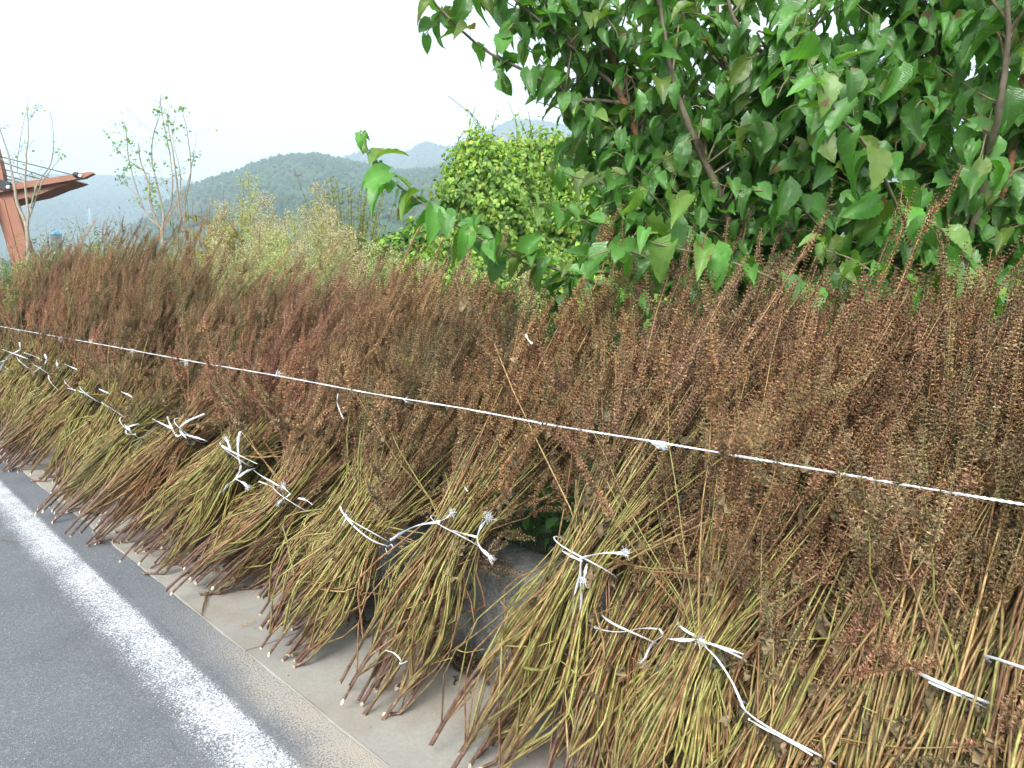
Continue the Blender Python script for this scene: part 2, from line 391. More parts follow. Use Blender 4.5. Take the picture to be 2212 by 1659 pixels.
hill('hill_left', [(-1800, 560), (-900, 470), (-400, 420), (0, 392), (90, 380), (200, 382), (330, 384), (400, 392), (470, 402), (540, 415), (620, 440), (760, 520), (900, 600)],
     1900, 3000, 1000, mat_hill('left wooded hill', (.016, .036, .026), (.04, .058, .04), (.06, .06, .045), .03), 26, 21, fringe=3.6)

# pale cut slope on the left hill and the pylons in front of it
p0 = atD(448, 446, 1330)
MP = mat_plain('bare earth', (.42, .27, .19), (.55, .38, .28), .05)
for k, (u, v, rx, rz, D) in enumerate(((455, 441, 17, 6.5, 1500), (492, 447, 7, 3, 1480), (183, 458, 8, 4, 1400))):
    c = atD(u, v, D); r = np.random.default_rng(k); n = 26; g = G()
    a = np.linspace(0, 2*np.pi, n, endpoint=False); rad = 1+r.normal(0, .14, n)
    ring = c+CR*(np.cos(a)*rx*rad)[:, None]+np.array([0, 0, 1.])*(np.sin(a)*rz*rad)[:, None]
    dirc = nrm(c-CC)
    V = np.vstack([c-dirc*6, ring, ring+dirc*30]); t = [(0, 1+i, 1+(i+1) % n) for i in range(n)]
    q = [(1+i, 1+n+i, 1+n+(i+1) % n, 1+(i+1) % n) for i in range(n)]
    g.add(V, q, t); o = g.obj('cut_slope', MP if k < 2 else mat_plain('pale field', (.2, .24, .14), (.3, .33, .2), .05)); tag(o, kind='structure')
MG = mat_plain('galvanised steel', (.5, .52, .54), (.62, .63, .65), 2, .5)
def pylon(u, v, D, H, label):
    b = atD(u, v, D); e = empty('pylon', b); g = G(); w_ = H*.09
    for sx in (-1, 1):
        for sy in (-1, 1):
            g.tubes([(sx*w_, sy*w_, -3), (sx*w_*.3, sy*w_*.3, H*.6), (sx*.4, sy*.4, H)], .16, 4)
    for k in range(8):
        z0, z1 = H*k/8, H*(k+1)/8; f0 = w_*(1-.85*k/8); f1 = w_*(1-.85*(k+1)/8)
        for sx in (-1, 1):
            g.tubes([(sx*f0, -f0, z0), (-sx*f1, -f1, z1)], .08, 4); g.tubes([(sx*f0, f0, z0), (-sx*f1, f1, z1)], .08, 4)
    g.obj('lattice', MG, e)
    for k, z in enumerate((.68, .8, .92)):
        a = G(); d = CR*H*.17; a.tubes([-d+[0, 0, z*H], [0, 0, z*H+1.2], d+[0, 0, z*H]], .18, 4); a.obj('crossarm', MG, e)
    tag(e, label, 'pylon', 'power pylons on the left hill')
pylon(196, 497, 1080, 33, 'faint grey power pylon below the tip of the brown roof beam')
pylon(336, 502, 1080, 32, 'faint grey power pylon just left of the middle sapling')
pylon(458, 504, 1100, 26, 'faint grey power pylon to the right of the middle sapling')

# ------------------------------------------------------------------ perilla sheaves
CAL_V = np.array([(0.35, 0, 0), (0, .35, 0), (-.35, 0, 0), (0, -.35, 0), (1.0, 0, 2.6), (0, .85, 2.3), (-1.0, 0, 2.6), (0, -.85, 2.3), (1.35, .3, 4.4), (-1.3, -.3, 4.1)])*.00118*2.15
CAL_Q = [(0, 1, 5, 4), (1, 2, 6, 5), (2, 3, 7, 6), (3, 0, 4, 7)]
CAL_T = [(4, 5, 8), (6, 7, 9)]
CAL_SH = np.array([.34, .34, .34, .34, .95, .9, .95, .9, 1.9, 1.9])  # shading painted into the husk colour: dark at the base, bright at the mouth

def husks(g, P, spacing, size, col, r):
    """P (K,3): axis of a seed spike. Rows of dry calyxes in crossed pairs"""
    L = np.linalg.norm(np.diff(P, axis=0), axis=1); s = np.concatenate([[0], np.cumsum(L)])
    n = max(int(s[-1]/spacing), 2); x = np.linspace(0, s[-1], n)
    pos = np.stack([np.interp(x, s, P[:, k]) for k in range(3)], -1)
    tan = nrm(np.gradient(pos, axis=0)); ref = nrm(r.normal(size=3))
    a = nrm(np.cross(tan, ref)); b = np.cross(tan, a)
    out = []
    ph = r.uniform(0, 6.28)
    for m in range(4):
        ang = ph+(0, .75, 3.14, 3.89)[m]+(np.arange(n) % 2)*.35+r.normal(0, .16, n)
        radial = np.cos(ang)[:, None]*a+np.sin(ang)[:, None]*b
        ax = nrm(radial+tan*r.uniform(.15, .45, n)[:, None]+r.normal(0, .10, (n, 3)))
        out.append((pos+radial*.0008, ax, x/s[-1]))
    pos = np.concatenate([o[0] for o in out]); ax = np.concatenate([o[1] for o in out]); fr = np.concatenate([o[2] for o in out])
    keep = r.uniform(size=len(pos)) > .06; pos, ax, fr = pos[keep], ax[keep], fr[keep]; n = len(pos)
    e1 = nrm(np.cross(ax, nrm(r.normal(size=(n, 3))))); e2 = np.cross(ax, e1)
    sz = (size*(1.12-.5*fr)*r.uniform(.75, 1.2, n))[:, None]
    R = np.stack([e1*sz, e2*sz, ax*sz], -1)
    c = col[None]*r.uniform(.65, 1.4, (n, 1))*(1+r.normal(0, .05, (n, 3)))
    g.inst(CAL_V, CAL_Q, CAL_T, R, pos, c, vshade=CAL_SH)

def crumple_leaf(g, p, d, size, col, r):
    """a withered perilla leaf: small curled and crumpled sheet hanging from p"""
    nu, nv = 6, 5; u = np.linspace(0, 1, nu)[:, None]; v = np.linspace(-1, 1, nv)[None]
    wd = r.uniform(.2, .42)*np.sin(np.pi*np.clip(u*.93+.05, 0, 1))**.7; curl = r.uniform(.6, 2.2)
    ang = v*curl; x = wd*np.sin(ang)/curl; z = wd*(1-np.cos(ang))/curl+.17*r.normal(size=(nu, nv)); y = u+0*v+.09*r.normal(size=(nu, nv))
    x = x+.05*r.normal(size=(nu, nv))+.25*np.sin(u*r.uniform(1, 4))*r.normal()
    d = nrm(d); a = nrm(np.cross(d, r.normal(size=3))); b = np.cross(d, a)
    V = p+size*(x[..., None]*a+y[..., None]*d+z[..., None]*b)
    i = np.arange(nu-1)[:, None]*nv+np.arange(nv-1)[None]
    cc = np.broadcast_to(col, (nu*nv, 3))*(1+.3*r.normal(size=(nu*nv, 1)))
    g.add(V.reshape(-1, 3), np.stack([i, i+nv, i+nv+1, i+1], -1).reshape(-1, 4), None, cc)

GREEN = np.array((.285, .265, .075)); TAN = np.array((.36, .24, .095)); RED = np.array((.25, .13, .058)); BARK = np.array((.15, .085, .06)); OLIVE = np.array((.17, .135, .045))

def sheaf(base, tie, top, seed, npl=12, nb=9, spread=.13, rt=.075, rtop=.27, green=.5, red=.2, dens=1.0, dry=.5, wild=.09, bowing=.10, tied=True, husk_scale=1.0):
    """base, tie, top: world points of the sheaf axis. Returns the Empty with every plant as a stalk of its own"""
    r = np.random.default_rng(seed)
    base = np.asarray(base, float); T = np.asarray(tie, float)-base; Tp = np.asarray(top, float)-base
    root = empty('perilla_sheaf', tuple(base))
    mid = T+(Tp-T)*.5+np.array([.03, 0, -.02]); low = T*.5+np.array([0, 0, -.02])
    AX = crom([(0, 0, 0), low, T, mid, Tp, Tp+(Tp-mid)*.6], 61)
    sl = np.concatenate([[0], np.cumsum(np.linalg.norm(np.diff(AX, axis=0), axis=1))])
    stie = .4; ax_s = np.interp(np.arange(61), [0, 24, 48, 60], [0, .4, 1.0, 1.25])
    tanA = nrm(np.gradient(AX, axis=0)); yv = np.array([0, 1., 0])
    def frame(s):
        p = np.stack([np.interp(s, ax_s, AX[:, k]) for k in range(3)], -1)
        t = nrm(np.stack([np.interp(s, ax_s, tanA[:, k]) for k in range(3)], -1))
        n1 = nrm(yv-t*(t@yv)[..., None] if t.ndim > 1 else yv-t*(t@yv)); n2 = np.cross(n1, t)
        return p, t, n1, n2
    hshift = np.array((1, r.uniform(.95, 1.07), r.uniform(.85, 1.06)))*r.uniform(.88, 1.12)
    for k in range(npl):
        a0 = r.uniform(0, 6.28); q0 = math.sqrt(r.uniform(.02, 1))*spread
        o0 = np.array([math.cos(a0), math.sin(a0)])*q0                      # (along the row, across)
        foot = r.uniform(-.03, .10)
        oT = o0/spread*rt*r.uniform(.3, 1); oTop = (np.array([math.cos(a0), math.sin(a0)*.55])*r.uniform(.2, 1)+r.normal(0, .25, 2))*rtop
        send = r.uniform(.84, 1.0)
        gs, gh, gc, gl = G(), G(), G(), G()
        tone = r.uniform(); hue = np.array((.325, .182, .108))*hshift*r.uniform(.72, 1.32) if r.uniform() > .25 else np.array((.25, .195, .095))
        hue = hue*(1+r.normal(0, .05, 3))
        def path(s0, s1, start, bow, oTie, oTop_, n=12, wob=.009):
            if s0 >= stie-.02: ks = [s0, s0+(s1-s0)*.4, s1]; of = [start, start*.4+oTop_*.6, oTop_]
            else: ks = [s0, (s0*.55+stie*.45), stie, stie+(s1-stie)*.5, s1]; of = [start, bow, oTie, oTie*.45+oTop_*.5, oTop_]
            oc = crom(of, n); sc_ = crom(np.array(ks)[:, None].repeat(2, 1), n)[:, 0]
            p, t, n1, n2 = frame(sc_)
            oc = oc+np.cumsum(r.normal(0, wob, (n, 2)), 0)*np.linspace(0, 1, n)[:, None]
            return p+oc[:, :1]*n1+oc[:, 1:]*n2, sc_
        Pm, sm = path(-.02 if foot < 0 else foot*.3, send*.92, o0, o0*.9+oT*.25, oT, oTop, 14, .004)
        Pm[:, 2] = np.maximum(Pm[:, 2], .012-base[2]+.004*r.uniform())
        fr = np.linspace(0, 1, 14)
        def tonecol(sx, branch=True):
            w_ = r.uniform()
            m = GREEN if w_ < green else (RED if w_ < green+red else (TAN if w_ < .93 else OLIVE))
            m = m*r.uniform(.7, 1.25); up = (TAN*.9+OLIVE*.1)*r.uniform(.6, 1.3); lo = BARK if not branch else BARK*.5+m*.5
            f1 = np.clip((sx-(.16 if not branch else .08))/.16, 0, 1)[:, None]; f2 = np.clip((sx-.5)/.35, 0, 1)[:, None]
            return (lo*(1-f1)+m*f1)*(1-f2)+up*f2
        rb = r.uniform(.0055, .0083)
        gs.tubes(Pm, np.interp(fr, [0, .15, .5, 1], [rb, rb*.85, rb*.45, .0012]), 6, tonecol(sm, False)[None])
        # cut end: pale slanting wood
        d = nrm(Pm[0]-Pm[1]); 
        aw = np.array([.75, .65, -.1])+r.normal(0, .45, 3); aa = nrm(aw-d*(aw@d)); bb = np.cross(d, aa); n = 8; an = np.arange(n)*2*np.pi/n
        ell = Pm[0]+d*(.001+.017*(1+np.cos(an))[:, None]*r.uniform(.3, 1.0))+rb*1.02*(np.cos(an)[:, None]*aa+np.sin(an)[:, None]*bb)
        inner = ell.mean(0)-d*.0005
        back = Pm[0]-d*.004+rb*.98*(np.cos(an)[:, None]*aa+np.sin(an)[:, None]*bb)
        woodc = np.array((.66, .56, .40))*r.uniform(.75, 1.1)
        gc.add(np.vstack([inner, ell]), None, [(0, 1+i, 1+(i+1) % n) for i in range(n)], woodc)
        gs.add(np.vstack([back, ell]), [(i, (i+1) % n, n+(i+1) % n, n+i) for i in range(n)], None, BARK)
        # branches
        paths = []
        for b in range(nb):
            i0 = int(r.integers(1, 5)); s0 = sm[i0]; start = None
            p0 = Pm[i0]; fp, ft, f1, f2 = frame(np.array([s0])); dv = p0-fp[0]; start = np.array([dv@f1[0], dv@f2[0]])
            ph = a0+r.normal(0, 1.0); un = np.array([math.cos(ph), math.sin(ph)])
            bow = start*.45+oT*.3+un*r.uniform(.0, bowing)*(1 if b % 3 else 1.35)
            oTie = oT*.5+un*rt*r.uniform(.1, 1.0); ot = oTop*.5+un*np.array([1, .6])*rtop*r.uniform(.1, 1.0)
            send_b = r.uniform(.66, 1.04)*send*(1.18 if r.uniform() < .09 else 1)
            if r.uniform() < wild: ot = ot*2.0+r.normal(0, .16, 2); send_b *= .82
            Pb, sb = path(s0, send_b, start, bow, oTie, ot, 13, .010)
            if Pb[1:4, 2].min()+base[2] < .012: Pb[:, 2] = np.maximum(Pb[:, 2], .014-base[2])
            paths.append((Pb, sb))
            r0 = r.uniform(.0019, .0037); fb = np.linspace(0, 1, 13)
            gs.tubes(Pb, np.interp(fb, [0, .3, .7, 1], [r0*1.15, r0, r0*.75, .0010])*(1+.22*(np.arange(13) % 3 == 1)), 5, tonecol(sb)[None])
        paths.append((Pm, sm))
        # broken stub twigs
        for b in range(3):
            Pb, sb = paths[int(r.integers(0, len(paths)))]; j = int(r.integers(2, 9)); d = nrm(Pb[j+1]-Pb[j]+r.normal(0, .6, 3)*.12)
            d = nrm(nrm(Pb[j+1]-Pb[j])+r.normal(0, .7, 3)); L = r.uniform(.03, .13)
            gs.tubes(crom([Pb[j], Pb[j]+d*L*.5, Pb[j]+d*L+r.normal(0, .012, 3)], 5), [.0018, .0017, .0016, .0015, .0014], 4, tonecol(np.full(5, .3))[None])
        # seed spikes: side pairs on the upper half of every branch and one at its tip
        for (Pb, sb) in paths:
            n = len(Pb); fb = np.linspace(0, 1, n); smin = r.uniform(.42, .66)
            nside = int(round((r.uniform(4, 8))*dens))
            for m in range(nside+1):
                if m == nside:
                    i1 = max(int(n*.84), 2); Ps = Pb[i1:]; dd = nrm(Ps[-1]-Ps[-2]); Ps = np.vstack([Ps, Ps[-1]+dd*r.uniform(.03, .09)+r.normal(0, .008, 3)]); Ps = crom(Ps, 8)
                else:
                    sx = smin+(sb[-1]-smin)*r.uniform()**.85*.97; x = np.interp(sx, sb, np.arange(n)); i = min(int(x), n-2); f = x-i
                    p = Pb[i]*(1-f)+Pb[i+1]*f; tn = nrm(Pb[i+1]-Pb[i]); sdv = nrm(np.cross(tn, r.normal(size=3)))
                    dirv = nrm(tn*.45+sdv*r.uniform(.3, .95)+np.array([0, 0, .45])); L = r.uniform(.06, .15)*(1.15-.3*(sx-smin))
                    bend = np.array([0, 0, r.uniform(-.01, .035)])
                    Ps = crom([p, p+dirv*L*.5, p+nrm(dirv+tn*.4)*L+bend], 7)
                    gs.tubes(Ps, .0009, 3, tonecol(np.full(7, .8))[None])
                    Ps = Ps[1:]
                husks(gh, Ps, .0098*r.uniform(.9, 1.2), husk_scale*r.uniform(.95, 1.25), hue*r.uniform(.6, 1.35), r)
        # withered leaves
        for m in range(int(r.poisson(13*dry+3))):
            Pb, sb = paths[int(r.integers(0, len(paths)))]; sx = r.uniform(.34, .8); x = np.interp(sx, sb, np.arange(len(Pb))); i = min(int(x), len(Pb)-2)
            col = np.array((.175, .13, .07))*r.uniform(.45, 1.45) if r.uniform() < .85 else np.array((.11, .105, .065))
            crumple_leaf(gl, Pb[i]+np.array([-.01, -.01, 0]), np.array([r.normal()*.5-.2, r.normal()*.5, -1.0]), r.uniform(.022, .060), col, r)
        st = gs.obj('stalk', MT['stalk'], root)
        if gh.n: gh.obj('seed_heads', MT['calyx'], st, smooth=False)
        gc.obj('cut_end', MT['wood'], st, smooth=False)
        if gl.n: gl.obj('withered_leaves', MT['dry'], st, smooth=False)
    if tied:
        p, t, n1, n2 = frame(np.array([stie])); p, t, n1, n2 = p[0], t[0], n1[0], n2[0]
        an = np.linspace(0, 2*np.pi, 33); R1 = rt*1.32; R2 = rt*1.22
        loop = p+np.cos(an)[:, None]*n1*R1+np.sin(an)[:, None]*n2*R2+t*(.006*np.sin(an*2+1))[:, None]
        tw = G(); ribbon(tw, loop+t*.004, .0034, r, flat=.5)
        to = tw.obj('twine_tie', MT['twine'], root); root['_n'] = 0; del root['_n']
        return root, to, base+p, base+p+t*0, (t, n1, n2, R1, R2)
    return root, None, None, None, None

def ribbon(g, P, w_, r, flat=.35, turns=2.5, n=None):
    """a flat folded plastic twine that slowly twists"""
    P = crom(P, n or max(12, len(P)*2)); K = len(P); tan = nrm(np.gradient(P, axis=0)); ref = nrm(np.array([.3, .2, 1.])+r.normal(0, .2, 3))
    a = nrm(np.cross(tan, ref)); b = np.cross(tan, a); th = r.uniform(0, 6.28)+np.linspace(0, turns, K)
    A = np.cos(th)[:, None]*a+np.sin(th)[:, None]*b; B = -np.sin(th)[:, None]*a+np.cos(th)[:, None]*b
    m = 8; an = np.arange(m)*2*np.pi/m; ww = w_*(1+.18*np.sin(np.linspace(0, 17, K)+r.uniform(0, 6)))[:, None, None]
    V = P[:, None, :]+ww*(np.cos(an)[None, :, None]*A[:, None]+flat*np.sin(an)[None, :, None]*B[:, None])
    i = np.arange(K-1)[:, None]*m; j = np.arange(m)[None]; j2 = (j+1) % m
    g.add(V.reshape(-1, 3), np.stack([i+j, i+j2, i+m+j2, i+m+j], -1).reshape(-1, 4))
def fray(g, p, d, L, r, n=26, spread=.35, rad=.0007):
    d = nrm(np.asarray(d, float))
    for k in range(n):
        q = nrm(d+r.normal(0, spread, 3)); l = L*r.uniform(.75 if spread < .2 else .6, 1.1); kk = .2 if spread < .2 else 1
        g.tubes(crom([p, p+q*l*.5+kk*r.normal(0, .003, 3), p+q*l+kk*r.normal(0, .007, 3)], 5), rad, 3)
def knot(g, p, R, r):
    for k in range(3):
        a = nrm(r.normal(size=3)); b = nrm(np.cross(a, r.normal(size=3))); c = np.cross(a, b); an = np.linspace(0, 2*np.pi, 13)
        g.tubes(p+R*.6*(np.cos(an)[:, None]*b+np.sin(an)[:, None]*c), R*.45, 6)

# (tie pixel u,v) -> tie X, base point, top point, shape options, label, twine ribbons in the photograph's pixels
GRP = 'perilla sheaves leaning in a row along the wall'
def S(u, v, bx, by, tx, ty, tz, X=1.62, **k): return dict(tie=atX(u, v, X), base=(bx, by, .01), top=(tx, ty, tz), **k)
SH = [
 S(2300, 1500, 1.30, .02, 2.02, .02, 1.62, X=1.60, rt=.10, rtop=.30, spread=.15, green=.3, label='sheaf at the bottom right corner, mostly cut off by the edge of the photo', rib=[]),
 S(2100, 1515, 1.42, .33, 2.06, .28, 1.64, X=1.66, rt=.095, rtop=.30, spread=.14, green=.25, dry=.9, label='sheaf near the right edge with a thin straight white tie above the bottom corner', rib=[([(2008, 1474), (2050, 1492), (2100, 1514), (2168, 1550)], .0045, 0)]),
 S(1700, 1590, 1.40, .72, 2.08, .56, 1.56, X=1.60, rt=.095, rtop=.30, spread=.14, green=.3, red=.3, dry=.9, label='sheaf whose tie slants down behind a withered leaf near the bottom edge', rib=[([(1618, 1554), (1650, 1573), (1700, 1598), (1755, 1632)], .005, 0)]),
 S(1535, 1390, 1.42, .99, 2.07, .84, 1.56, X=1.63, rt=.075, rtop=.28, green=.62, red=.1, dry=.6, label='yellow green sheaf with one long white twine tail running down to the right', rib=[([(1445, 1380), (1470, 1382), (1505, 1384)], .0085, 1), ([(1505, 1384), (1550, 1395), (1606, 1413)], .0048, 0), ([(1508, 1384), (1545, 1418), (1580, 1470), (1600, 1515), (1613, 1542)], .0052, 0)]),
 S(1360, 1362, 1.45, 1.20, 2.10, 1.08, 1.50, X=1.68, rt=.075, rtop=.24, green=.3, red=.3, dry=.7, label='slim brown sheaf tied low with a loose frayed loop, between two green ones', rib=[([(1270, 1350), (1305, 1362), (1345, 1365), (1385, 1357), (1420, 1358)], .0045, 0), ([(1425, 1360), (1432, 1372), (1415, 1385), (1402, 1402), (1392, 1425)], .0060, 1)]),
 S(1262, 1205, 1.38, 1.60, 2.08, 1.30, 1.54, X=1.62, rt=.085, rtop=.30, spread=.20, npl=17, bowing=.14, green=.62, red=.12, dry=.7, label='fat green sheaf right of the grassy gap, two short twine tails hanging from its knot', rib=[([(1215, 1190), (1232, 1200), (1255, 1212)], .006, 0), ([(1252, 1208), (1275, 1200), (1310, 1194), (1344, 1195)], .0072, 1), ([(1254, 1212), (1250, 1250), (1240, 1290), (1236, 1330)], .0052, 0), ([(1256, 1212), (1254, 1250), (1256, 1290), (1252, 1328)], .0052, 0), ([(1268, 1218), (1262, 1245)], .007, 1)]),
 S(985, 1150, 1.34, 2.12, 2.04, 1.88, 1.55, X=1.62, rt=.085, rtop=.30, spread=.16, npl=14, bowing=.12, green=.5, red=.25, dry=.5, label='sheaf left of the grassy gap with a wide white ribbon flying left from its tie', rib=[([(845, 1166), (870, 1150), (905, 1134), (950, 1127)], .0095, 0), ([(950, 1127), (965, 1118), (972, 1112)], .006, 1), ([(978, 1147), (1000, 1152), (1030, 1160)], .0062, 0), ([(1030, 1160), (1038, 1140), (1052, 1122)], .008, 2), ([(1030, 1160), (1036, 1180), (1055, 1200)], .0095, 1)]),
 S(795, 1140, 1.30, 2.66, 2.03, 2.42, 1.56, X=1.60, rt=.09, rtop=.30, spread=.17, npl=15, bowing=.13, green=.55, red=.2, dry=.4, label='sheaf with two long white tails and a tie sagging into a small loop', rib=[([(735, 1094), (742, 1110), (770, 1142), (805, 1168), (838, 1180)], .0055, 0), ([(748, 1113), (735, 1150), (725, 1190), (715, 1240)], .0075, 0), ([(748, 1113), (738, 1150), (735, 1190), (731, 1238)], .0060, 0), ([(838, 1180), (846, 1176), (848, 1186), (838, 1196), (833, 1184)], .0035, 0)]),
 S(630, 1075, 1.36, 3.20, 2.02, 3.05, 1.58, X=1.60, rt=.085, rtop=.28, green=.35, red=.35, label='brownish sheaf with a shaggy tuft of frayed twine at its tie', rib=[([(645, 1076), (660, 1080), (675, 1090)], .008, 0), ([(628, 1068), (620, 1060), (612, 1052)], .008, 2), ([(625, 1068), (612, 1078), (603, 1086)], .010, 1), ([(560, 1040), (590, 1052)], .006, 0)]),
 S(512, 980, 1.30, 3.72, 2.00, 3.55, 1.60, X=1.58, rt=.085, rtop=.28, npl=13, green=.62, red=.12, label='green stemmed sheaf wearing a big white bow with a ribbon end standing upright', rib=[([(478, 962), (500, 975), (530, 990), (556, 1002)], .0085, 0), ([(515, 985), (514, 960), (518, 935), (520, 922)], .012, 1), ([(498, 973), (494, 960), (490, 950)], .012, 1), ([(515, 985), (520, 1005), (517, 1020), (508, 1035)], .0085, 0), ([(508, 1035), (495, 1045), (483, 1058)], .009, 1), ([(508, 1035), (525, 1042), (533, 1050)], .012, 1), ([(508, 1035), (530, 1020), (548, 1012)], .011, 0), ([(548, 1016), (565, 1028), (600, 1048)], .006, 0)]),
 S(410, 930, 1.22, 4.35, 1.98, 4.12, 1.63, X=1.55, rt=.085, rtop=.28, npl=14, green=.12, red=.6, label='reddish brown sheaf with white ribbon ends crossing like antlers above its tie', rib=[([(330, 905), (350, 915), (372, 926)], .009, 0), ([(362, 902), (370, 922), (383, 942), (395, 935)], .010, 0), ([(440, 895), (405, 910), (388, 925), (395, 938), (402, 946)], .010, 0), ([(398, 938), (420, 944), (445, 952)], .0085, 0)]),
 S(290, 925, 1.16, 4.90, 1.98, 4.62, 1.66, X=1.55, rt=.09, rtop=.28, npl=14, green=.6, red=.15, label='light green sheaf holding a small white twine ring half way down', rib=[([(270, 918), (282, 930)], .011, 0), ([(292, 938), (275, 938), (272, 930), (278, 922), (290, 918), (300, 916)], .009, 0)]),
]
FAR = [(250, 858, 5.40, .45), (200, 850, 5.95, .55), (165, 838, 6.45, .3), (130, 800, 6.95, .6), (95, 792, 7.5, .5), (60, 785, 8.0, .4), (30, 772, 8.5, .55), (5, 762, 9.0, .5), (-30, 755, 9.6, .5), (-60, 750, 10.2, .5)]
FLAB = ['sheaf just left of the one holding the twine ring, with a dashed looking white tie', 'sheaf with a thin dull tie and drooping fibres, far part of the row', 'dark reddish sheaf in the far part of the row', 'far sheaf with a small white tuft at its tie',
        'far sheaf tied with a white twine curving down like a hook', 'far sheaf with a white twine bent in an S shape', 'far sheaf near the left edge with a forked white twine end', 'sheaf half cut off by the left edge of the photo', 'sheaf behind the left edge, only its seed heads in view', 'last sheaf of the row at the left edge of the photo']
FRIB = [[([(262, 846), (275, 852), (286, 858)], .009, 0), ([(214, 840), (226, 846), (236, 850)], .008, 0)], [([(145, 838), (160, 842), (185, 850)], .006, 1)], [([(140, 787), (155, 793), (168, 799)], .008, 0)], [([(122, 778), (124, 790)], .014, 1)],
        [([(52, 762), (80, 772), (97, 785)], .007, 0), ([(97, 765), (100, 780), (85, 795), (70, 808)], .012, 0)], [([(42, 740), (43, 755), (25, 765), (10, 780), (0, 800)], .013, 0)], [([(5, 755), (25, 762), (60, 775)], .008, 0)], [([(0, 782), (12, 778), (20, 770)], .010, 0)], [], []]
protos = []
sheaf_roots = []
for k, s in enumerate(SH):
    s['top'] = (s['top'][0]+.24, s['top'][1]-.16, s['top'][2]-(.15, .15, .10, .04, -.05, -.07, -.01, .03, .06, .09, .11, .12)[k])
    if k >= 8: s['base'] = (s['base'][0]-.10, s['base'][1]+[.3, .35, .4, .5][k-8], .01); s['spread'] = .18
    opt = {a: s[a] for a in s if a not in ('label', 'rib', 'tie', 'base', 'top')}
    opt.setdefault('npl', 14); opt['husk_scale'] = 1.0 if k < 6 else 1.18
    root, to, tp, _, fr_ = sheaf(s['base'], s['tie'], s['top'], 100+k, nb=13, **opt)
    tag(root, s['label'], 'sheaf', GRP); sheaf_roots.append((root, to, s))
    protos.append((root, np.array(s['tie'])-np.array(s['base'])))
FILL = [(.46, 1, .10, 6, 'sheaf wedged behind the thin straight tie near the right edge'), (.90, 2, .14, -5, 'sheaf wedged behind the bundle with the long single twine tail'),
        (2.80, 7, .13, 5, 'sheaf standing behind the two long white tails, its tie out of sight'), (3.38, 8, .12, -4, 'brown sheaf standing behind the white bow, its tie out of sight'), (3.08, 8, .16, 3, 'sheaf pressed against the wall behind the frayed twine tuft'), (3.72, 9, .17, -3, 'sheaf pressed against the wall right of the white bow'),
        (3.95, 10, .12, 4, 'sheaf filling the gap left of the white bow'),
        (4.50, 9, .10, -4, 'sheaf filling the gap left of the antler shaped ribbons'), (5.05, 11, .12, 5, 'sheaf between the twine ring and the dashed looking tie')]
def ribbons(to, base, tie, ribs, seed, front=.085):
    r = np.random.default_rng(seed)
    for (px, w_, fr_) in ribs:
        Xr = tie[0]-front; P = np.array([atX(u, v, Xr-.010*math.sin(i*1.3)) for i, (u, v) in enumerate(px)])-np.asarray(base)
        g = G(); ribbon(g, P, w_*.62, r, .3)
        if fr_: fray(g, P[-1], P[-1]-P[-2], .020 if fr_ == 1 else .03, r, 40, .35 if fr_ == 1 else .8)
        knot(g, P[0], w_*.6, r) if len(px) > 3 else None
        g.obj('twine_end', MT['twine'], to)
for k, (root, to, s) in enumerate(sheaf_roots): ribbons(to, s['base'], s['tie'], s['rib'], 500+k)
def copy_tree(o, parent=None, skip=()):
    c = o.copy(); COL.objects.link(c); c.parent = parent
    for ch in o.children:
        if ch.name.split('.')[0] not in skip: copy_tree(ch, c, skip)
    return c
for (yy_, pk, dx, rz, lab) in FILL:
    src, off = protos[pk]; c = copy_tree(src, None, ('twine_end', 'twine_tie')); z = math.radians(rz); c.rotation_euler = (0, 0, z); c['label'] = lab
    c.location = (1.62+dx-(math.cos(z)*off[0]-math.sin(z)*off[1]), yy_-(math.sin(z)*off[0]+math.cos(z)*off[1]), .01)
for k, (u, v, by, gr) in enumerate(FAR):
    src, sb = protos[[7, 9, 10, 11, 6, 9, 7, 11, 8, 10][k]]
    c = copy_tree(src, None, ('twine_end',)); sc_ = 1.04+.012*k
    rz = math.radians([6, -5, 3, -8, 5, -3, 8, -6, 4, 0][k]); tt_ = atX(u, v, 1.56); sz_ = min(max((tt_[2]-.01)/sb[2], .98), 1.22)
    c.location = (tt_[0]-(math.cos(rz)*sb[0]-math.sin(rz)*sb[1]), tt_[1]-(math.sin(rz)*sb[0]+math.cos(rz)*sb[1]), .01); c.scale = (1.0, 1.0, sz_); c.rotation_euler = (0, 0, rz)
    c['label'] = FLAB[k]
    tie_o = [ch for ch in c.children if ch.name.startswith('twine_tie')][0]
    bpy.context.view_layer.update()
    mw = c.matrix_world.inverted(); r = np.random.default_rng(700+k)
    for (px, w_, fr_) in FRIB[k]:
        P = np.array([list(mw @ Vector(atX(a, b, 1.47))) for a, b in px]); g = G(); ribbon(g, P, w_*.62, r, .3)
        if fr_: fray(g, P[-1], P[-1]-P[-2], .02, r, 26)
        g.obj('twine_end', MT['twine'], tie_o)

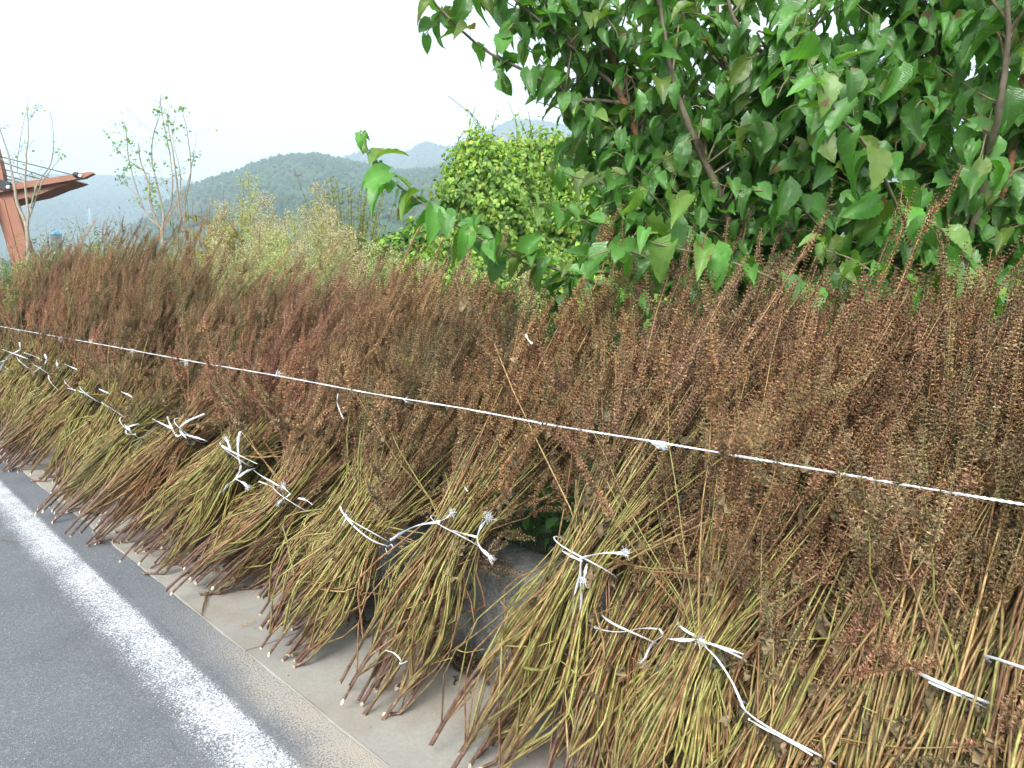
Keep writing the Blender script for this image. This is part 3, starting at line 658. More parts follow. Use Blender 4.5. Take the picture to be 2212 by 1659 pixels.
# ------------------------------------------------------------------ the long white twine in front, with its knots
XT = 1.53
def line_pt(u): return atX(u, 705+.1741*u+4.5*math.sin(u/2212*math.pi)+1.3*math.sin(u*.017), XT)
g = G(); r = np.random.default_rng(3)
us = [-220, -60, 0, 200, 400, 600, 800, 1000, 1200, 1420, 1700, 2000, 2212, 2320]
P = crom([line_pt(u) for u in us], 420)
tn = nrm(np.gradient(P, axis=0)); a_ = nrm(np.cross(tn, [0, 0, 1.])); b_ = np.cross(tn, a_)
Ls = np.concatenate([[0], np.cumsum(np.linalg.norm(np.diff(P, axis=0), axis=1))])
P = np.stack([np.interp(np.linspace(0, Ls[-1], 1600), Ls, P[:, k]) for k in range(3)], -1)
tn = nrm(np.gradient(P, axis=0)); a_ = nrm(np.cross(tn, [0, 0, 1.])); b_ = np.cross(tn, a_); ph = np.linspace(0, Ls[-1], 1600)/.028*2*np.pi
wv = .0012
for k in range(2):
    th = ph+k*np.pi; g.tubes(P+wv*1.3*(np.cos(th)[:, None]*a_+np.sin(th)[:, None]*b_), .0020, 6)
twine = g.obj('long_twine', MT['twine'])
tag(twine, 'long taut white twine stretched across the front of all the sheaves', 'twine')
for (u, d, L, n) in ((1400, (42, 16), .055, 80), (402, (0, 9), .03, 40), (598, (2, -8), .028, 30), (128, (3, 7), .05, 40), (197, (-2, -6), .03, 26), (40, (4, 6), .04, 30), (288, (-4, 9), .04, 24), (876, (4, 4), .012, 12), (1170, (-3, 5), .012, 12)):
    p = line_pt(u); g = G(); knot(g, p+np.array([-.003, 0, 0]), .0048, r); q = line_pt(u+d[0])+np.array([0, 0, -.001*d[1]*1.3]); dd = atX(u+d[0], 705+.1741*u+2.2+.1741*d[0]*.3+d[1], XT)-p
    fray(g, p, dd, L, r, n, .10 if u == 1400 else .4, .0009 if u == 1400 else .0006); g.obj('knot', MT['twine'], twine)
# stray bits of twine caught in the seed heads and stems
for (px, lab) in ((((1135, 722), (1142, 735), (1150, 742)), 'white twine scrap bent in a hook, caught in seed heads above the long twine'),
                  (((730, 850), (728, 868), (735, 890), (742, 905)), 'thin pale string hanging just under the long twine'),
                  (((1003, 1050), (1010, 1062)), 'short white twine scrap above the frayed knot by the grassy gap'),
                  (((833, 1405), (850, 1410), (865, 1425), (862, 1435), (880, 1428)), 'loose piece of twine lying between the stem ends')):
    g = G(); X = {722: 1.66, 850: 1.60, 1050: 1.60, 1405: 1.28}[px[0][1]]
    P = np.array([atX(u, v, X) for u, v in px]); ribbon(g, P, .0022 if px[0][1] != 722 else .004, r, .4)
    tag(g.obj('twine_scrap', MT['twine']), lab, 'twine scrap', 'loose scraps of white twine')

# ------------------------------------------------------------------ leaves
def leaf_proto(seed, nt_=13, wid=.40, droop=.25, fold=.18, teeth=.035, nv=5):
    r = np.random.default_rng(seed); t = np.linspace(0, 1, nt_)[:, None]; a = np.linspace(-1, 1, nv)[None]
    wv = wid*np.clip(np.sin(np.pi*np.clip(t, 0, 1)**.72), 0, 1)**.72*(1-.12*t); wv[0] = wid*.30; wv[-1] = .004
    tooth = 1+teeth*3*((np.arange(nt_) % 2)*2-1)[:, None]*(np.abs(a) > .99)
    x = a*wv*tooth; y = t-.20*(a**2)*np.exp(-t/.12)+.03*np.abs(a)*0
    k = r.uniform(.5, 1.4)
    z = fold*np.abs(a)**1.3*wv*2*k-droop*t**2*r.uniform(.5, 1.5)+.022*np.sin(t*25+np.abs(a)*4)*np.abs(a)+.05*r.normal()*a*t+.03*np.sin(t*7+r.uniform(0, 6))*a
    x = x+.10*r.normal()*t**2
    V = np.stack([x+0*t, y+0*a, z], -1).reshape(-1, 3)
    i = np.arange(nt_-1)[:, None]*nv+np.arange(nv-1)[None]
    q = np.stack([i, i+1, i+nv+1, i+nv], -1).reshape(-1, 4)
    L = np.stack([(a*wv)+0*t, t+0*a, 0*(a+t)], -1).reshape(-1, 3)
    return V, q, L
LP = [leaf_proto(k, 17, teeth=.020, wid=.34+.02*(k % 4), droop=(.25, .6, .15, .9, .4, .5)[k % 6], fold=(.2, .5, .3, .12, .4)[k % 5]) for k in range(12)]
SP = [leaf_proto(20+k, 6, .42, .2, .15, 0, 3) for k in range(4)]
NP_ = [leaf_proto(30+k, 5, .14, .3, .1, 0, 3) for k in range(3)]

def put_leaves(g, pos, d, nrmv, size, col, r, protos=LP):
    pos = np.asarray(pos); n = len(pos); d = nrm(d); s = nrm(np.cross(d, nrmv)); up = np.cross(s, d)
    size = np.broadcast_to(size, n); which = r.integers(0, len(protos), n); rnd = r.uniform(size=n)
    for k, (V, q, L) in enumerate(protos):
        m = which == k
        if not m.any(): continue
        R = np.stack([s[m]*size[m, None], d[m]*size[m, None], up[m]*size[m, None]], -1)
        l = np.repeat(L[None], m.sum(), 0).copy(); l[:, :, 2] = rnd[m][:, None]
        g.inst(V, q, None, R, pos[m], col[m], l=l)

def px(path): return np.array([atD(u, v, D) for u, v, D in path])

LEAFC = np.array((.072, .190, .034))
def dress(gl, gp, P, r, size, start=.15, gap=.05, young=0.0, col=LEAFC, hang=.8, rad=None):
    if young == .5: hang = .28
    """leaves on petioles alternately along a shoot"""
    L = np.concatenate([[0], np.cumsum(np.linalg.norm(np.diff(P, axis=0), axis=1))]); n = max(int(L[-1]*(1-start)/gap), 2)
    s = np.linspace(L[-1]*start, L[-1], n)+r.normal(0, gap*.15, n); s = np.clip(s, 0, L[-1])
    p = np.stack([np.interp(s, L, P[:, k]) for k in range(3)], -1); tan = nrm(np.stack([np.interp(s, L, np.gradient(P[:, k])) for k in range(3)], -1))
    side = nrm(np.cross(tan, [0, 0, 1.])+.001); sg = (np.arange(n) % 2*2-1)[:, None]
    out = nrm(side*sg+tan*.35+r.normal(0, .45, (n, 3))); pl = r.uniform(.022, .045, n)[:, None]
    q = p+out*pl+np.array([0, 0, .010])
    mid = (p+q)/2+np.array([0, 0, .006])
    pc = np.array((.16, .20, .05)); gp.tubes(np.stack([p, mid, q], 1), .0011, 4, pc)
    d = nrm(out*.55+np.array([0, 0, -1.0])*r.uniform(hang*.3, hang*1.5, n)[:, None]+tan*.25+r.normal(0, .42, (n, 3)))
    toview = nrm(np.array([-.55, -.45, .55])+0*d)
    nv = nrm(out*.35+toview*.55+np.array([0, 0, .75])+r.normal(0, .50, (n, 3)))
    sz = size*r.uniform(.62, 1.22, n)*np.where(s > L[-1]*.93, .6, 1.0)
    c = col[None]*r.uniform(.65, 1.35, (n, 1))*np.array([1, 1, 1])+np.zeros((n, 3))
    yl = r.uniform(size=n) < .10; c[yl] = np.array((.11, .17, .03))*r.uniform(.8, 1.2, (yl.sum(), 1))
    ends = (s > L[-1]*.80) & (r.uniform(size=n) < young); c[ends] = np.array((.14, .25, .05))
    put_leaves(gl, q, d, nv, sz, c, r)

def mulberry(name, stems, blobs, nsh, seed, label, size, extra=()):
    r = np.random.default_rng(seed); base = np.array(stems[0][0][0]); root = empty(name, tuple(base))
    gt, gb, gl, gp = G(), G(), G(), G(); pts = []
    for (path, r0, r1, bark) in stems:
        P = crom(path, 40); P = P+np.cumsum(r.normal(0, .0018, P.shape), 0)
        c = np.array((.20, .095, .045)) if bark else np.array((.13, .105, .07))
        gt.tubes(P-base, np.linspace(r0, r1, 40)*(1+.08*np.sin(np.arange(40)*1.9)), 8, c)
        pts.append(P[8:])
        if r1 < .007: dress(gl, gp, P[26 if r1 >= .0045 else 10:]-base, r, size, 0.0, .05 if r1 >= .0045 else .042)
    pts = np.concatenate(pts)
    for (path, r0, gap, young, sz_) in extra:
        P = crom(path, 24); gb.tubes(P-base, np.linspace(r0, .0018, 24), 6, np.array((.17, .15, .09))); dress(gl, gp, P-base, r, sz_, .12, gap, young, col=LEAFC*(1.35 if young > .3 else 1.0))
    for k in range(nsh):
        b = blobs[int(r.choice(len(blobs), p=np.array([x[2] for x in blobs])/sum(x[2] for x in blobs)))]
        q = r.normal(size=3); q = q/np.linalg.norm(q)*r.uniform(.35, 1)**.5
        tgt = b[0]+q[0]*CR*b[1][0]+q[1]*CF*b[1][1]+q[2]*np.array([0, 0, 1.])*b[1][2]
        dd = np.linalg.norm(pts-tgt, axis=1)+1.2*np.maximum(0, pts[:, 2]-tgt[2]+.15); j = int(np.argmin(dd+r.uniform(0, .15, len(dd)))); s = pts[j]
        m = (s+tgt)/2+np.array([0, 0, .12])*r.uniform(-.2, 1)+r.normal(0, .05, 3); P = crom([s, m, tgt, tgt+(tgt-m)*.3-np.array([0, 0, .03])], 14)
        gb.tubes(P-base, np.linspace(r.uniform(.0035, .006), .0015, 14), 5, np.array((.15, .12, .07)))
        dress(gl, gp, P-base, r, size, .2, .043, young=.25 if r.uniform() < .12 else 0)
    gt.obj('trunk', MT['bark'], root); gb.obj('branches', MT['bark'], root); gp.obj('petioles', MT['stalk'], root); gl.obj('foliage', MT['leaf'], root)
    return tag(root, label, 'mulberry tree', 'mulberry trees behind the wall')

bA = atD(1610, 1130, 3.3)
stA = [
 (np.vstack([bA, px([(1540, 760, 3.25), (1470, 500, 3.2), (1434, 404, 3.2), (1401, 335, 3.2), (1378, 286, 3.2), (1352, 221, 3.2), (1341, 195, 3.2), (1323, 114, 3.2), (1297, 68, 3.2), (1258, 0, 3.2), (1225, -90, 3.2)])]), .028, .006, True),
 (px([(1352, 221, 3.2), (1300, 166, 3.15), (1248, 120, 3.1), (1206, 85, 3.05), (1108, 0, 3.0), (1060, -70, 3.0)]), .010, .004, False),
 (px([(1352, 224, 3.2), (1255, 212, 3.15), (1222, 195, 3.1), (1150, 163, 3.05), (1092, 137, 3.0), (1046, 111, 3.0), (988, 65, 2.95), (932, 6, 2.95), (900, -40, 2.9)]), .009, .0035, False),
 (np.vstack([bA, px([(1600, 780, 3.1), (1590, 560, 3.0), (1557, 426, 2.9), (1512, 326, 2.85), (1482, 247, 2.8), (1456, 182, 2.8), (1437, 81, 2.8), (1427, 0, 2.8), (1420, -120, 2.8)])]), .022, .005, False),
 (np.vstack([bA, px([(1640, 780, 3.5), (1600, 500, 3.5), (1551, 361, 3.5), (1499, 212, 3.5), (1450, 104, 3.5), (1410, -20, 3.5), (1390, -120, 3.5)])]), .026, .007, True),
 (np.vstack([bA, px([(1690, 760, 3.2), (1670, 480, 3.1), (1635, 300, 3.0), (1620, 276, 3.0), (1564, 137, 3.0), (1545, 0, 3.0), (1530, -120, 3.0)])]), .022, .006, False),
]
exA = [
 (px([(1560, 760, 3.2), (1350, 640, 2.9), (1100, 545, 2.65), (983, 486, 2.55), (928, 448, 2.5), (885, 421, 2.5), (835, 381, 2.45), (815, 361, 2.45), (793, 331, 2.45), (772, 296, 2.45)]), .0062, .023, .5, .098),
 (px([(1540, 700, 3.2), (1500, 560, 2.9), (1455, 480, 2.6), (1421, 436, 2.45), (1395, 405, 2.4)]), .006, .05, .9, .12),
 (px([(1500, 600, 3.2), (1380, 470, 3.0), (1300, 395, 2.9), (1250, 385, 2.85), (1200, 365, 2.8)]), .006, .045, .2, .105),
 (px([(1480, 640, 3.2), (1330, 520, 3.0), (1230, 460, 2.9), (1180, 440, 2.85), (1140, 440, 2.8)]), .005, .045, .2, .10),
 (px([(1600, 820, 3.1), (1500, 640, 2.7), (1400, 560, 2.5), (1330, 540, 2.4), (1260, 560, 2.35)]), .006, .045, .1, .11),
 (px([(1300, 640, 3.0), (1180, 590, 2.8), (1080, 540, 2.7), (1040, 500, 2.7), (1010, 470, 2.7)]), .005, .045, .2, .095),
 (px([(1352, 300, 3.3), (1280, 265, 3.2), (1210, 235, 3.2), (1160, 220, 3.2)]), .005, .040, .0, .10),
 (px([(1370, 330, 3.2), (1320, 290, 3.1), (1290, 260, 3.05), (1270, 245, 3.0)]), .004, .045, 1.0, .07),
]
exA += [
 (px([(1200, -60, 3.1), (1080, -20, 3.05), (990, 10, 3.0), (940, 50, 3.0), (915, 78, 3.0)]), .005, .034, .0, .10),
 (px([(1200, -20, 3.1), (1110, 50, 3.05), (1075, 110, 3.0), (1085, 165, 3.0), (1095, 190, 3.0)]), .005, .034, .0, .10),
 (px([(1240, 100, 3.2), (1180, 60, 3.1), (1120, 20, 3.1), (1050, -20, 3.1)]), .005, .034, .0, .10),
 (px([(1300, 250, 3.2), (1220, 190, 3.1), (1160, 120, 3.1), (1120, 80, 3.1)]), .005, .036, .0, .10)]
c_ = lambda u, v, D: atD(u, v, D)
blA = [(c_(1350, 300, 3.3), (.26, .45, .22), 10), (c_(1330, 90, 3.3), (.40, .5, .38), 22), (c_(1230, 60, 3.2), (.22, .4, .22), 6), (c_(1440, 250, 3.3), (.34, .5, .40), 20), (c_(1400, 460, 3.1), (.30, .4, .22), 14), (c_(1560, 120, 3.3), (.40, .5, .40), 18), (c_(1600, 400, 3.2), (.45, .5, .35), 22), (c_(1480, 600, 3.0), (.45, .3, .22), 14), (c_(1480, -120, 3.3), (.8, .6, .25), 10)]
mulberry('mulberry_tree', stA, blA, 340, 31, 'mulberry tree with reddish stems, its long leafy twigs reaching left over the white sky', .091, exA)
bB = atD(2030, 1150, 3.0)
stB = [
 (np.vstack([bB, px([(1995, 700, 2.75), (1990, 560, 2.7), (1968, 460, 2.7), (1985, 350, 2.75), (2010, 300, 2.8), (2027, 182, 2.8), (2040, 100, 2.8), (2025, -20, 2.8), (2020, -130, 2.8)])]), .024, .006, True),
 (np.vstack([bB, px([(2120, 760, 2.9), (2150, 500, 2.8), (2185, 325, 2.8), (2202, 208, 2.8), (2215, 50, 2.8), (2230, -100, 2.8)])]), .022, .007, True),
 (np.vstack([bB, px([(2060, 700, 2.7), (2120, 440, 2.5), (2160, 254, 2.3), (2173, 137, 2.25), (2173, 0, 2.2), (2170, -80, 2.2)])]), .016, .005, False),
 (np.vstack([bB, px([(1950, 760, 3.0), (1860, 520, 2.9), (1790, 300, 2.8), (1720, 172, 2.75), (1658, 127, 2.7), (1593, 55, 2.7), (1570, 0, 2.7), (1550, -80, 2.7)])]), .018, .0045, False),
]
exB = [
 (px([(1980, 640, 2.75), (1950, 480, 2.4), (1880, 330, 2.25), (1820, 260, 2.15), (1780, 200, 2.1), (1745, 130, 2.1), (1740, 90, 2.1)]), .006, .042, .35, .115),
 (px([(2030, 800, 2.9), (1960, 660, 2.35), (1900, 600, 2.15), (1840, 560, 2.3), (1780, 540, 2.3)]), .005, .045, .8, .105),
 (px([(2100, 760, 2.7), (2080, 620, 2.25), (2040, 560, 2.15), (2020, 500, 2.1)]), .005, .045, .6, .125),
 (px([(1920, 700, 2.9), (1760, 480, 2.6), (1680, 420, 2.4), (1600, 410, 2.35), (1560, 400, 2.3)]), .005, .045, .1, .115),
 (px([(1900, 760, 2.9), (1700, 620, 2.3), (1560, 560, 2.35), (1450, 535, 2.3), (1400, 520, 2.3)]), .0055, .045, .45, .105),
 (px([(2173, 60, 2.4), (2150, 200, 2.4), (2120, 330, 2.35), (2090, 430, 2.35)]), .004, .035, .0, .108),
]
blB = [(c_(1700, 260, 2.8), (.28, .45, .38), 14), (c_(1900, 100, 2.8), (.40, .5, .36), 26), (c_(1860, 340, 2.9), (.36, .5, .32), 22), (c_(2120, 150, 2.8), (.34, .5, .42), 22), (c_(2100, 440, 2.8), (.34, .45, .3), 18), (c_(1850, 560, 2.8), (.5, .4, .22), 18), (c_(1950, -120, 2.8), (.6, .5, .2), 8)]
mulberry('mulberry_tree', stB, blB, 320, 47, 'mulberry tree at the right edge with big dark glossy hanging leaves', .097, exB)

# ------------------------------------------------------------------ vine-covered bush and other shrubs behind
def leafy_mound(name, lumps, n, size, cols, seed, label, cat, stems=12, group=None, protos=SP, mat='vine', inner=.35, sprigs=0):
    r = np.random.default_rng(seed); base = lumps[0][0].copy(); base[2] = .4; root = empty(name, tuple(base)); g = G(); gb = G()
    wts = np.array([l[1][0]*l[1][2] for l in lumps]); pick = r.choice(len(lumps), n, p=wts/wts.sum()); C = np.array([l[0] for l in lumps])[pick]; Rr = np.array([l[1] for l in lumps])[pick]
    q = nrm(r.normal(size=(n, 3))); rad = 1-inner*r.uniform(size=n)**2+.10*r.normal(size=n)
    lump = 1+.16*np.sin(q[:, 0]*7+pick*1.7)*np.sin(q[:, 2]*6+pick)+.12*np.sin(q[:, 0]*14+q[:, 2]*9+pick)+.09*np.sin(q[:, 2]*23+q[:, 0]*17)
    p = C+q*Rr*(rad*lump)[:, None]; ok = p[:, 2] > .38; p, q = p[ok], q[ok]; n = len(p)
    nv = nrm(q*.9+np.array([0, 0, .6])+r.normal(0, .5, (n, 3))); d = nrm(np.cross(nv, r.normal(size=(n, 3)))+np.array([0, 0, -.7])+q*.3)
    ci = r.choice(len(cols), n, p=np.array([c[1] for c in cols])/sum(c[1] for c in cols)); col = np.array([c[0] for c in cols])[ci]*r.uniform(.7, 1.3, (n, 1))
    put_leaves(g, p-base, d, nv, size*r.uniform(.55, 1.25, n), col, r, protos)
    for k in range(sprigs):
        l = lumps[int(r.integers(0, len(lumps)))]; qv = nrm(np.array([r.normal(), r.normal()*.5, abs(r.normal())+.5])); a = l[0]+qv*np.array(l[1])*.9; L = r.uniform(.15, .5)
        P = crom([a, a+np.array([r.normal()*.05, 0, L*.5]), a+np.array([r.normal()*.15, 0, L])], 8); gb.tubes(P-base, .004, 4, (.08, .10, .03)); m = int(L/.035)
        idx = r.uniform(1, 6.9, m); pp = P[idx.astype(int)]+r.normal(0, .03, (m, 3)); put_leaves(g, pp-base, r.normal(size=(m, 3))+[0, 0, -.5], r.normal(size=(m, 3))+[0, 0, .6], size*r.uniform(.5, 1, m), np.array([cols[0][0]]*m)*r.uniform(.7, 1.2, (m, 1)), r, protos)
    for k in range(stems):
        l = lumps[k % len(lumps)]; tp = l[0]+nrm(r.normal(size=3))*np.array(l[1])*.6; b0 = np.array([base[0]+r.normal()*.3, base[1]+r.normal()*.3, .38])
        gb.tubes(crom([b0, (b0+tp)/2+r.normal(0, .1, 3), tp], 8)-base, np.linspace(.02, .006, 8), 5, (.08, .06, .04))
    gb.obj('stems', MT['bark'], root); g.obj('foliage', MT[mat], root); return tag(root, label, cat, group)
YG = (.26, .38, .075); DG = (.07, .15, .04); YL = (.42, .40, .09); MG2 = (.16, .28, .06)
def lump(u, v, D, ru, rv, rd=None): return (atD(u, v, D), (ru*D/FPX, (rd or ru*1.0)*D/FPX, rv*D/FPX))
leafy_mound('vine_covered_bush', [lump(1090, 470, 8.2, 120, 130), lump(1030, 430, 8.0, 75, 100), lump(1035, 350, 8.2, 45, 55), lump(1120, 360, 8.3, 60, 50), lump(1200, 400, 8.4, 90, 100), lump(1260, 520, 8.2, 120, 100), lump(990, 540, 8.0, 60, 60), lump(1010, 610, 7.8, 90, 60), lump(1150, 610, 7.8, 120, 70), lump(1300, 430, 8.6, 80, 90), lump(930, 590, 7.8, 50, 40)], 62000, .050, [(YG, 10), (MG2, 5), (DG, 3), (YL, 1.3)], 5, 'rounded bush smothered in bright yellow green climbing vine, left of the mulberry tree', 'bush', sprigs=60)
leafy_mound('vine_covered_bush', [lump(1500, 500, 8.6, 190, 130), lump(1750, 520, 8.8, 200, 120), lump(2050, 520, 8.6, 200, 120), lump(1380, 560, 8.2, 120, 100), lump(1400, 640, 7.0, 160, 60), lump(1650, 640, 7.0, 160, 60), lump(1950, 640, 7.0, 200, 60)], 24000, .10, [(YG, 8), (MG2, 6), (DG, 4), (YL, 1)], 6, 'vine smothered thicket glimpsed through the mulberry leaves above the right sheaves', 'bush')
leafy_mound('green_shrub', [lump(915, 520, 9.0, 45, 45), lump(870, 540, 9.0, 50, 35), lump(960, 500, 8.8, 30, 30), lump(900, 590, 8.5, 70, 40)], 5000, .07, [(DG, 3), (MG2, 5), (YL, .5), (YG, 2)], 8, 'low dark green shrub between the willow and the vine covered bush', 'shrub', 5)

def willow(name, u0, v0, u1, v1, D, seed, label, ntw=70, col=(.20, .22, .06), leaf=.05, gapn=26, wid=1.0):
    r = np.random.default_rng(seed); b = atD(u0, v0, D); b[2] = .4; top = atD(u1, v1, D); root = empty(name, tuple(b)); gb, gl = G(), G(); H = top[2]-.4
    for k in range(ntw):
        f = r.uniform(.45, 1.0); a = r.normal()*.5*wid; tp = b+np.array([0, 0, H*f])+CR*(top-b)@CR*0+CR*(r.normal()*.30*wid*(1.2-f*.6)*H*.55)+CF*r.normal()*.2*H*.5+(top-b)*np.array([1, 1, 0])*f
        P = crom([b, b*.5+tp*.5+np.array([0, 0, H*.08]), tp], 12); gb.tubes(P-b, np.linspace(.008, .0022, 12), 4, (.12, .10, .05))
        n = gapn; x = r.uniform(3, 10.99, n); i = x.astype(int); p = P[i]*(1-(x-i))[:, None]+P[np.minimum(i+1, 11)]*(x-i)[:, None]
        put_leaves(gl, p-b, r.normal(0, .6, (n, 3))+[0, 0, .25], r.normal(size=(n, 3)), leaf*r.uniform(.6, 1.3, n), np.array(col)[None]*r.uniform(.6, 1.4, (n, 1)), r, NP_)
    gb.obj('stems', MT['bark'], root); gl.obj('foliage', MT['vine'], root); return tag(root, label, 'shrub')
willow('willow_shrub', 760, 590, 745, 372, 10.5, 9, 'tall loose yellow green willow shrub behind the single leafy twig', 110, leaf=.07, gapn=40, wid=1.05)

# feathery tan weeds
def plume(name, u, vtop, D, seed, label, col, group, nb=52, spread=.16, fluff=.0105, nfl=50):
    r = np.random.default_rng(seed); b = atD(u, 600, D); b[2] = .4; top = atD(u, vtop, D); H = top[2]-.4; root = empty(name, tuple(b)); gs, gf = G(), G()
    lean = CR*r.normal()*.06*H; st = crom([(0, 0, 0), lean*.4+[0, 0, H*.5], lean+[0, 0, H]], 16)
    gs.tubes(st, np.linspace(.006, .0015, 16), 5, (.20, .17, .07))
    for k in range(nb):
        f = .30+.68*(k+r.uniform())/nb; x = f*15; i = min(int(x), 14); p = st[i]*(1-(x-i))+st[i+1]*(x-i); a = r.uniform(0, 6.28); L = H*spread*(1.15-f)*1.6*r.uniform(.6, 1.2)+.03
        d = np.array([math.cos(a)*.6, math.sin(a)*.6, .85]); e = p+d*L; P = crom([p, p+d*L*.55+[0, 0, -.02*L], e], 6)
        gs.tubes(P, .0016, 3, (.22, .19, .08)); n = int(nfl*(L/.25+.4)); xx = r.uniform(.8, 4.99, n); j = xx.astype(int); q = P[j]*(1-(xx-j))[:, None]+P[j+1]*(xx-j)[:, None]+r.normal(0, .013+.05*L, (n, 3))
        S_ = np.array([(0, 0, 0), (1, 0, .2), (.4, .9, 0), (.3, .3, .9)])-.4; s = fluff*r.uniform(.5, 1.3, n)
        A = nrm(r.normal(size=(n, 3))); B = nrm(np.cross(A, r.normal(size=(n, 3)))); C = np.cross(A, B)
        gf.inst(S_, None, [(0, 1, 2), (0, 1, 3), (1, 2, 3), (0, 2, 3)], np.stack([A, B, C], -1)*s[:, None, None], q, (np.array(col)*np.clip((f-.35)*1.6, 0, 1)+np.array((.42, .50, .16))*(1-np.clip((f-.35)*1.6, 0, 1)))[None]*r.uniform(.65, 1.35, (n, 1)))
    m = int(H*60); x = r.uniform(0, 9, m); i = x.astype(int); q = st[i]+r.normal(0, .075, (m, 3)); gl = G()
    put_leaves(gl, q, r.normal(size=(m, 3))+[0, 0, -.1], r.normal(size=(m, 3)), .07*r.uniform(.5, 1.3, m), np.array((.27, .33, .08))[None]*r.uniform(.6, 1.3, (m, 1)), r, NP_)
    gs.obj('stem', MT['stalk'], root); gf.obj('seed_plume', MT['weed'], root, smooth=False); gl.obj('leaves', MT['vine'], root)
    root['group'] = group; return tag(root, label, 'weed')
GW = 'feathery tan weeds behind the sheaves'
TANW = (.58, .50, .28); GRW = (.50, .54, .22)
wl = [(548, 385, 6.6, 'tallest pointed tan plume, right of the drooping leafy weed'), (602, 430, 6.4, 'narrow pale greenish plume right of the tallest one'), (693, 402, 6.8, 'tall broad tan plume in front of the willow shrub'), (640, 470, 6.2, None), (578, 455, 6.9, None), (505, 468, 6.6, None), (665, 480, 6.9, None), (720, 450, 6.6, None), (745, 500, 6.6, None), (620, 500, 5.9, None), (560, 500, 5.9, None), (700, 510, 6.0, None), (785, 530, 6.4, None), (525, 520, 5.9, None), (480, 530, 6.3, None), (870, 560, 6.6, None), (905, 570, 6.4, None), (830, 545, 6.8, None), (940, 575, 6.4, None), (760, 545, 5.9, None), (650, 535, 5.6, None), (590, 545, 5.6, None), (680, 455, 7.6, None), (530, 445, 7.4, None), (450, 545, 6.6, None), (1150, 585, 6.0, None), (1290, 600, 6.0, None), (1000, 560, 6.6, None), (735, 470, 7.5, None), (615, 470, 7.3, None), (490, 500, 7.2, None), (575, 480, 7.7, None), (545, 540, 6.3, None), (715, 540, 6.9, None), (635, 510, 7.7, None)]
for k, (u, v, D, lab) in enumerate(wl):
    plume('feathery_weed', u, v, D, 900+k, lab or 'tan and green feathery weed in the dense stand behind the sheaves', TANW if k % 3 else GRW, GW, spread=.17)
# drooping brownish leafy weeds
def droopy(u, vtop, D, seed, label):
    r = np.random.default_rng(seed); b = atD(u, 600, D); b[2] = .4; H = atD(u, vtop, D)[2]-.4; root = empty('drooping_weed', tuple(b)); gs, gl = G(), G()
    for k in range(7):
        t = np.array([0, 0, H*r.uniform(.7, 1)])+CR*r.normal()*.16+CF*r.normal()*.1; P = crom([(0, 0, 0), t*[.6, .6, .55], t], 12); gs.tubes(P, np.linspace(.006, .002, 12), 4, (.16, .13, .06))
        n = 60; x = r.uniform(4, 10.9, n); i = x.astype(int); q = P[i]+r.normal(0, .03, (n, 3)); c = np.array([(.26, .24, .06), (.22, .14, .07), (.17, .20, .06), (.30, .20, .10)])[r.integers(0, 4, n)]*r.uniform(.7, 1.3, (n, 1))
        put_leaves(gl, q, r.normal(0, .35, (n, 3))+[0, 0, -1], r.normal(size=(n, 3)), .075*r.uniform(.5, 1.3, n), c, r, NP_)
    gs.obj('stem', MT['stalk'], root); gl.obj('leaves', MT['vine'], root); root['group'] = 'drooping brownish weeds'; return tag(root, label, 'weed')
droopy(425, 425, 7.2, 1, 'brownish weed with drooping leaves, just right of the slim sapling'); droopy(480, 395, 7.0, 2, 'tallest brownish weed with drooping yellow leaves'); droopy(505, 430, 7.3, 3, 'drooping brown green weed beside the tallest tan plume'); droopy(455, 450, 6.8, 4, 'short drooping weed under the slim sapling crown')
# thin airy weeds at the left, pale field stalks under them
def airy(u, vtop, D, seed, label):
    r = np.random.default_rng(seed); b = atD(u, 600, D); b[2] = .4; H = atD(u, vtop, D)[2]-.4; root = empty('airy_weed', tuple(b)); gs, gl = G(), G(); tips = []
    for k in range(9):
        t = np.array([0, 0, H*r.uniform(.55, 1)])+CR*r.normal()*.28+CF*r.normal()*.2; P = crom([(0, 0, 0), t*[.35, .35, .6], t], 12); gs.tubes(P, np.linspace(.004, .0014, 12), 4, (.17, .17, .07))
        for m in range(9):
            i = int(r.integers(4, 11)); e = P[i]+r.normal(0, 1, 3)*[.12, .12, .05]+[0, 0, .10]; gs.tubes(crom([P[i], (P[i]+e)/2+[0, 0, -.01], e], 5), .0013, 3, (.18, .18, .07)); tips.append(e); tips.append(P[i])
    tips = np.array(tips); n = len(tips); c = np.where(r.uniform(size=(n, 1)) < .5, np.array([(.12, .10, .06)]), np.array([(.30, .31, .10)])); tip2 = np.repeat(tips, 4, 0)+r.normal(0, .03, (n*4, 3))
    put_leaves(gl, tip2, r.normal(size=(n*4, 3)), r.normal(size=(n*4, 3)), .036*r.uniform(.5, 1.4, n*4), np.vstack([c]*4)*r.uniform(.7, 1.3, (n*4, 1)), r, NP_)
    m = 120; q = np.stack([r.normal(0, .14, m), r.normal(0, .14, m), r.uniform(.25, .85, m)*H], -1); put_leaves(gl, q, r.normal(size=(m, 3)), r.normal(size=(m, 3)), .06*r.uniform(.6, 1.3, m), np.array([(.13, .20, .06)])*r.uniform(.6, 1.4, (m, 1)), r, NP_)
    gs.obj('stem', MT['stalk'], root); gl.obj('leaves', MT['vine'], root); root['group'] = 'thin airy weeds behind the far sheaves'; return tag(root, label, 'weed')
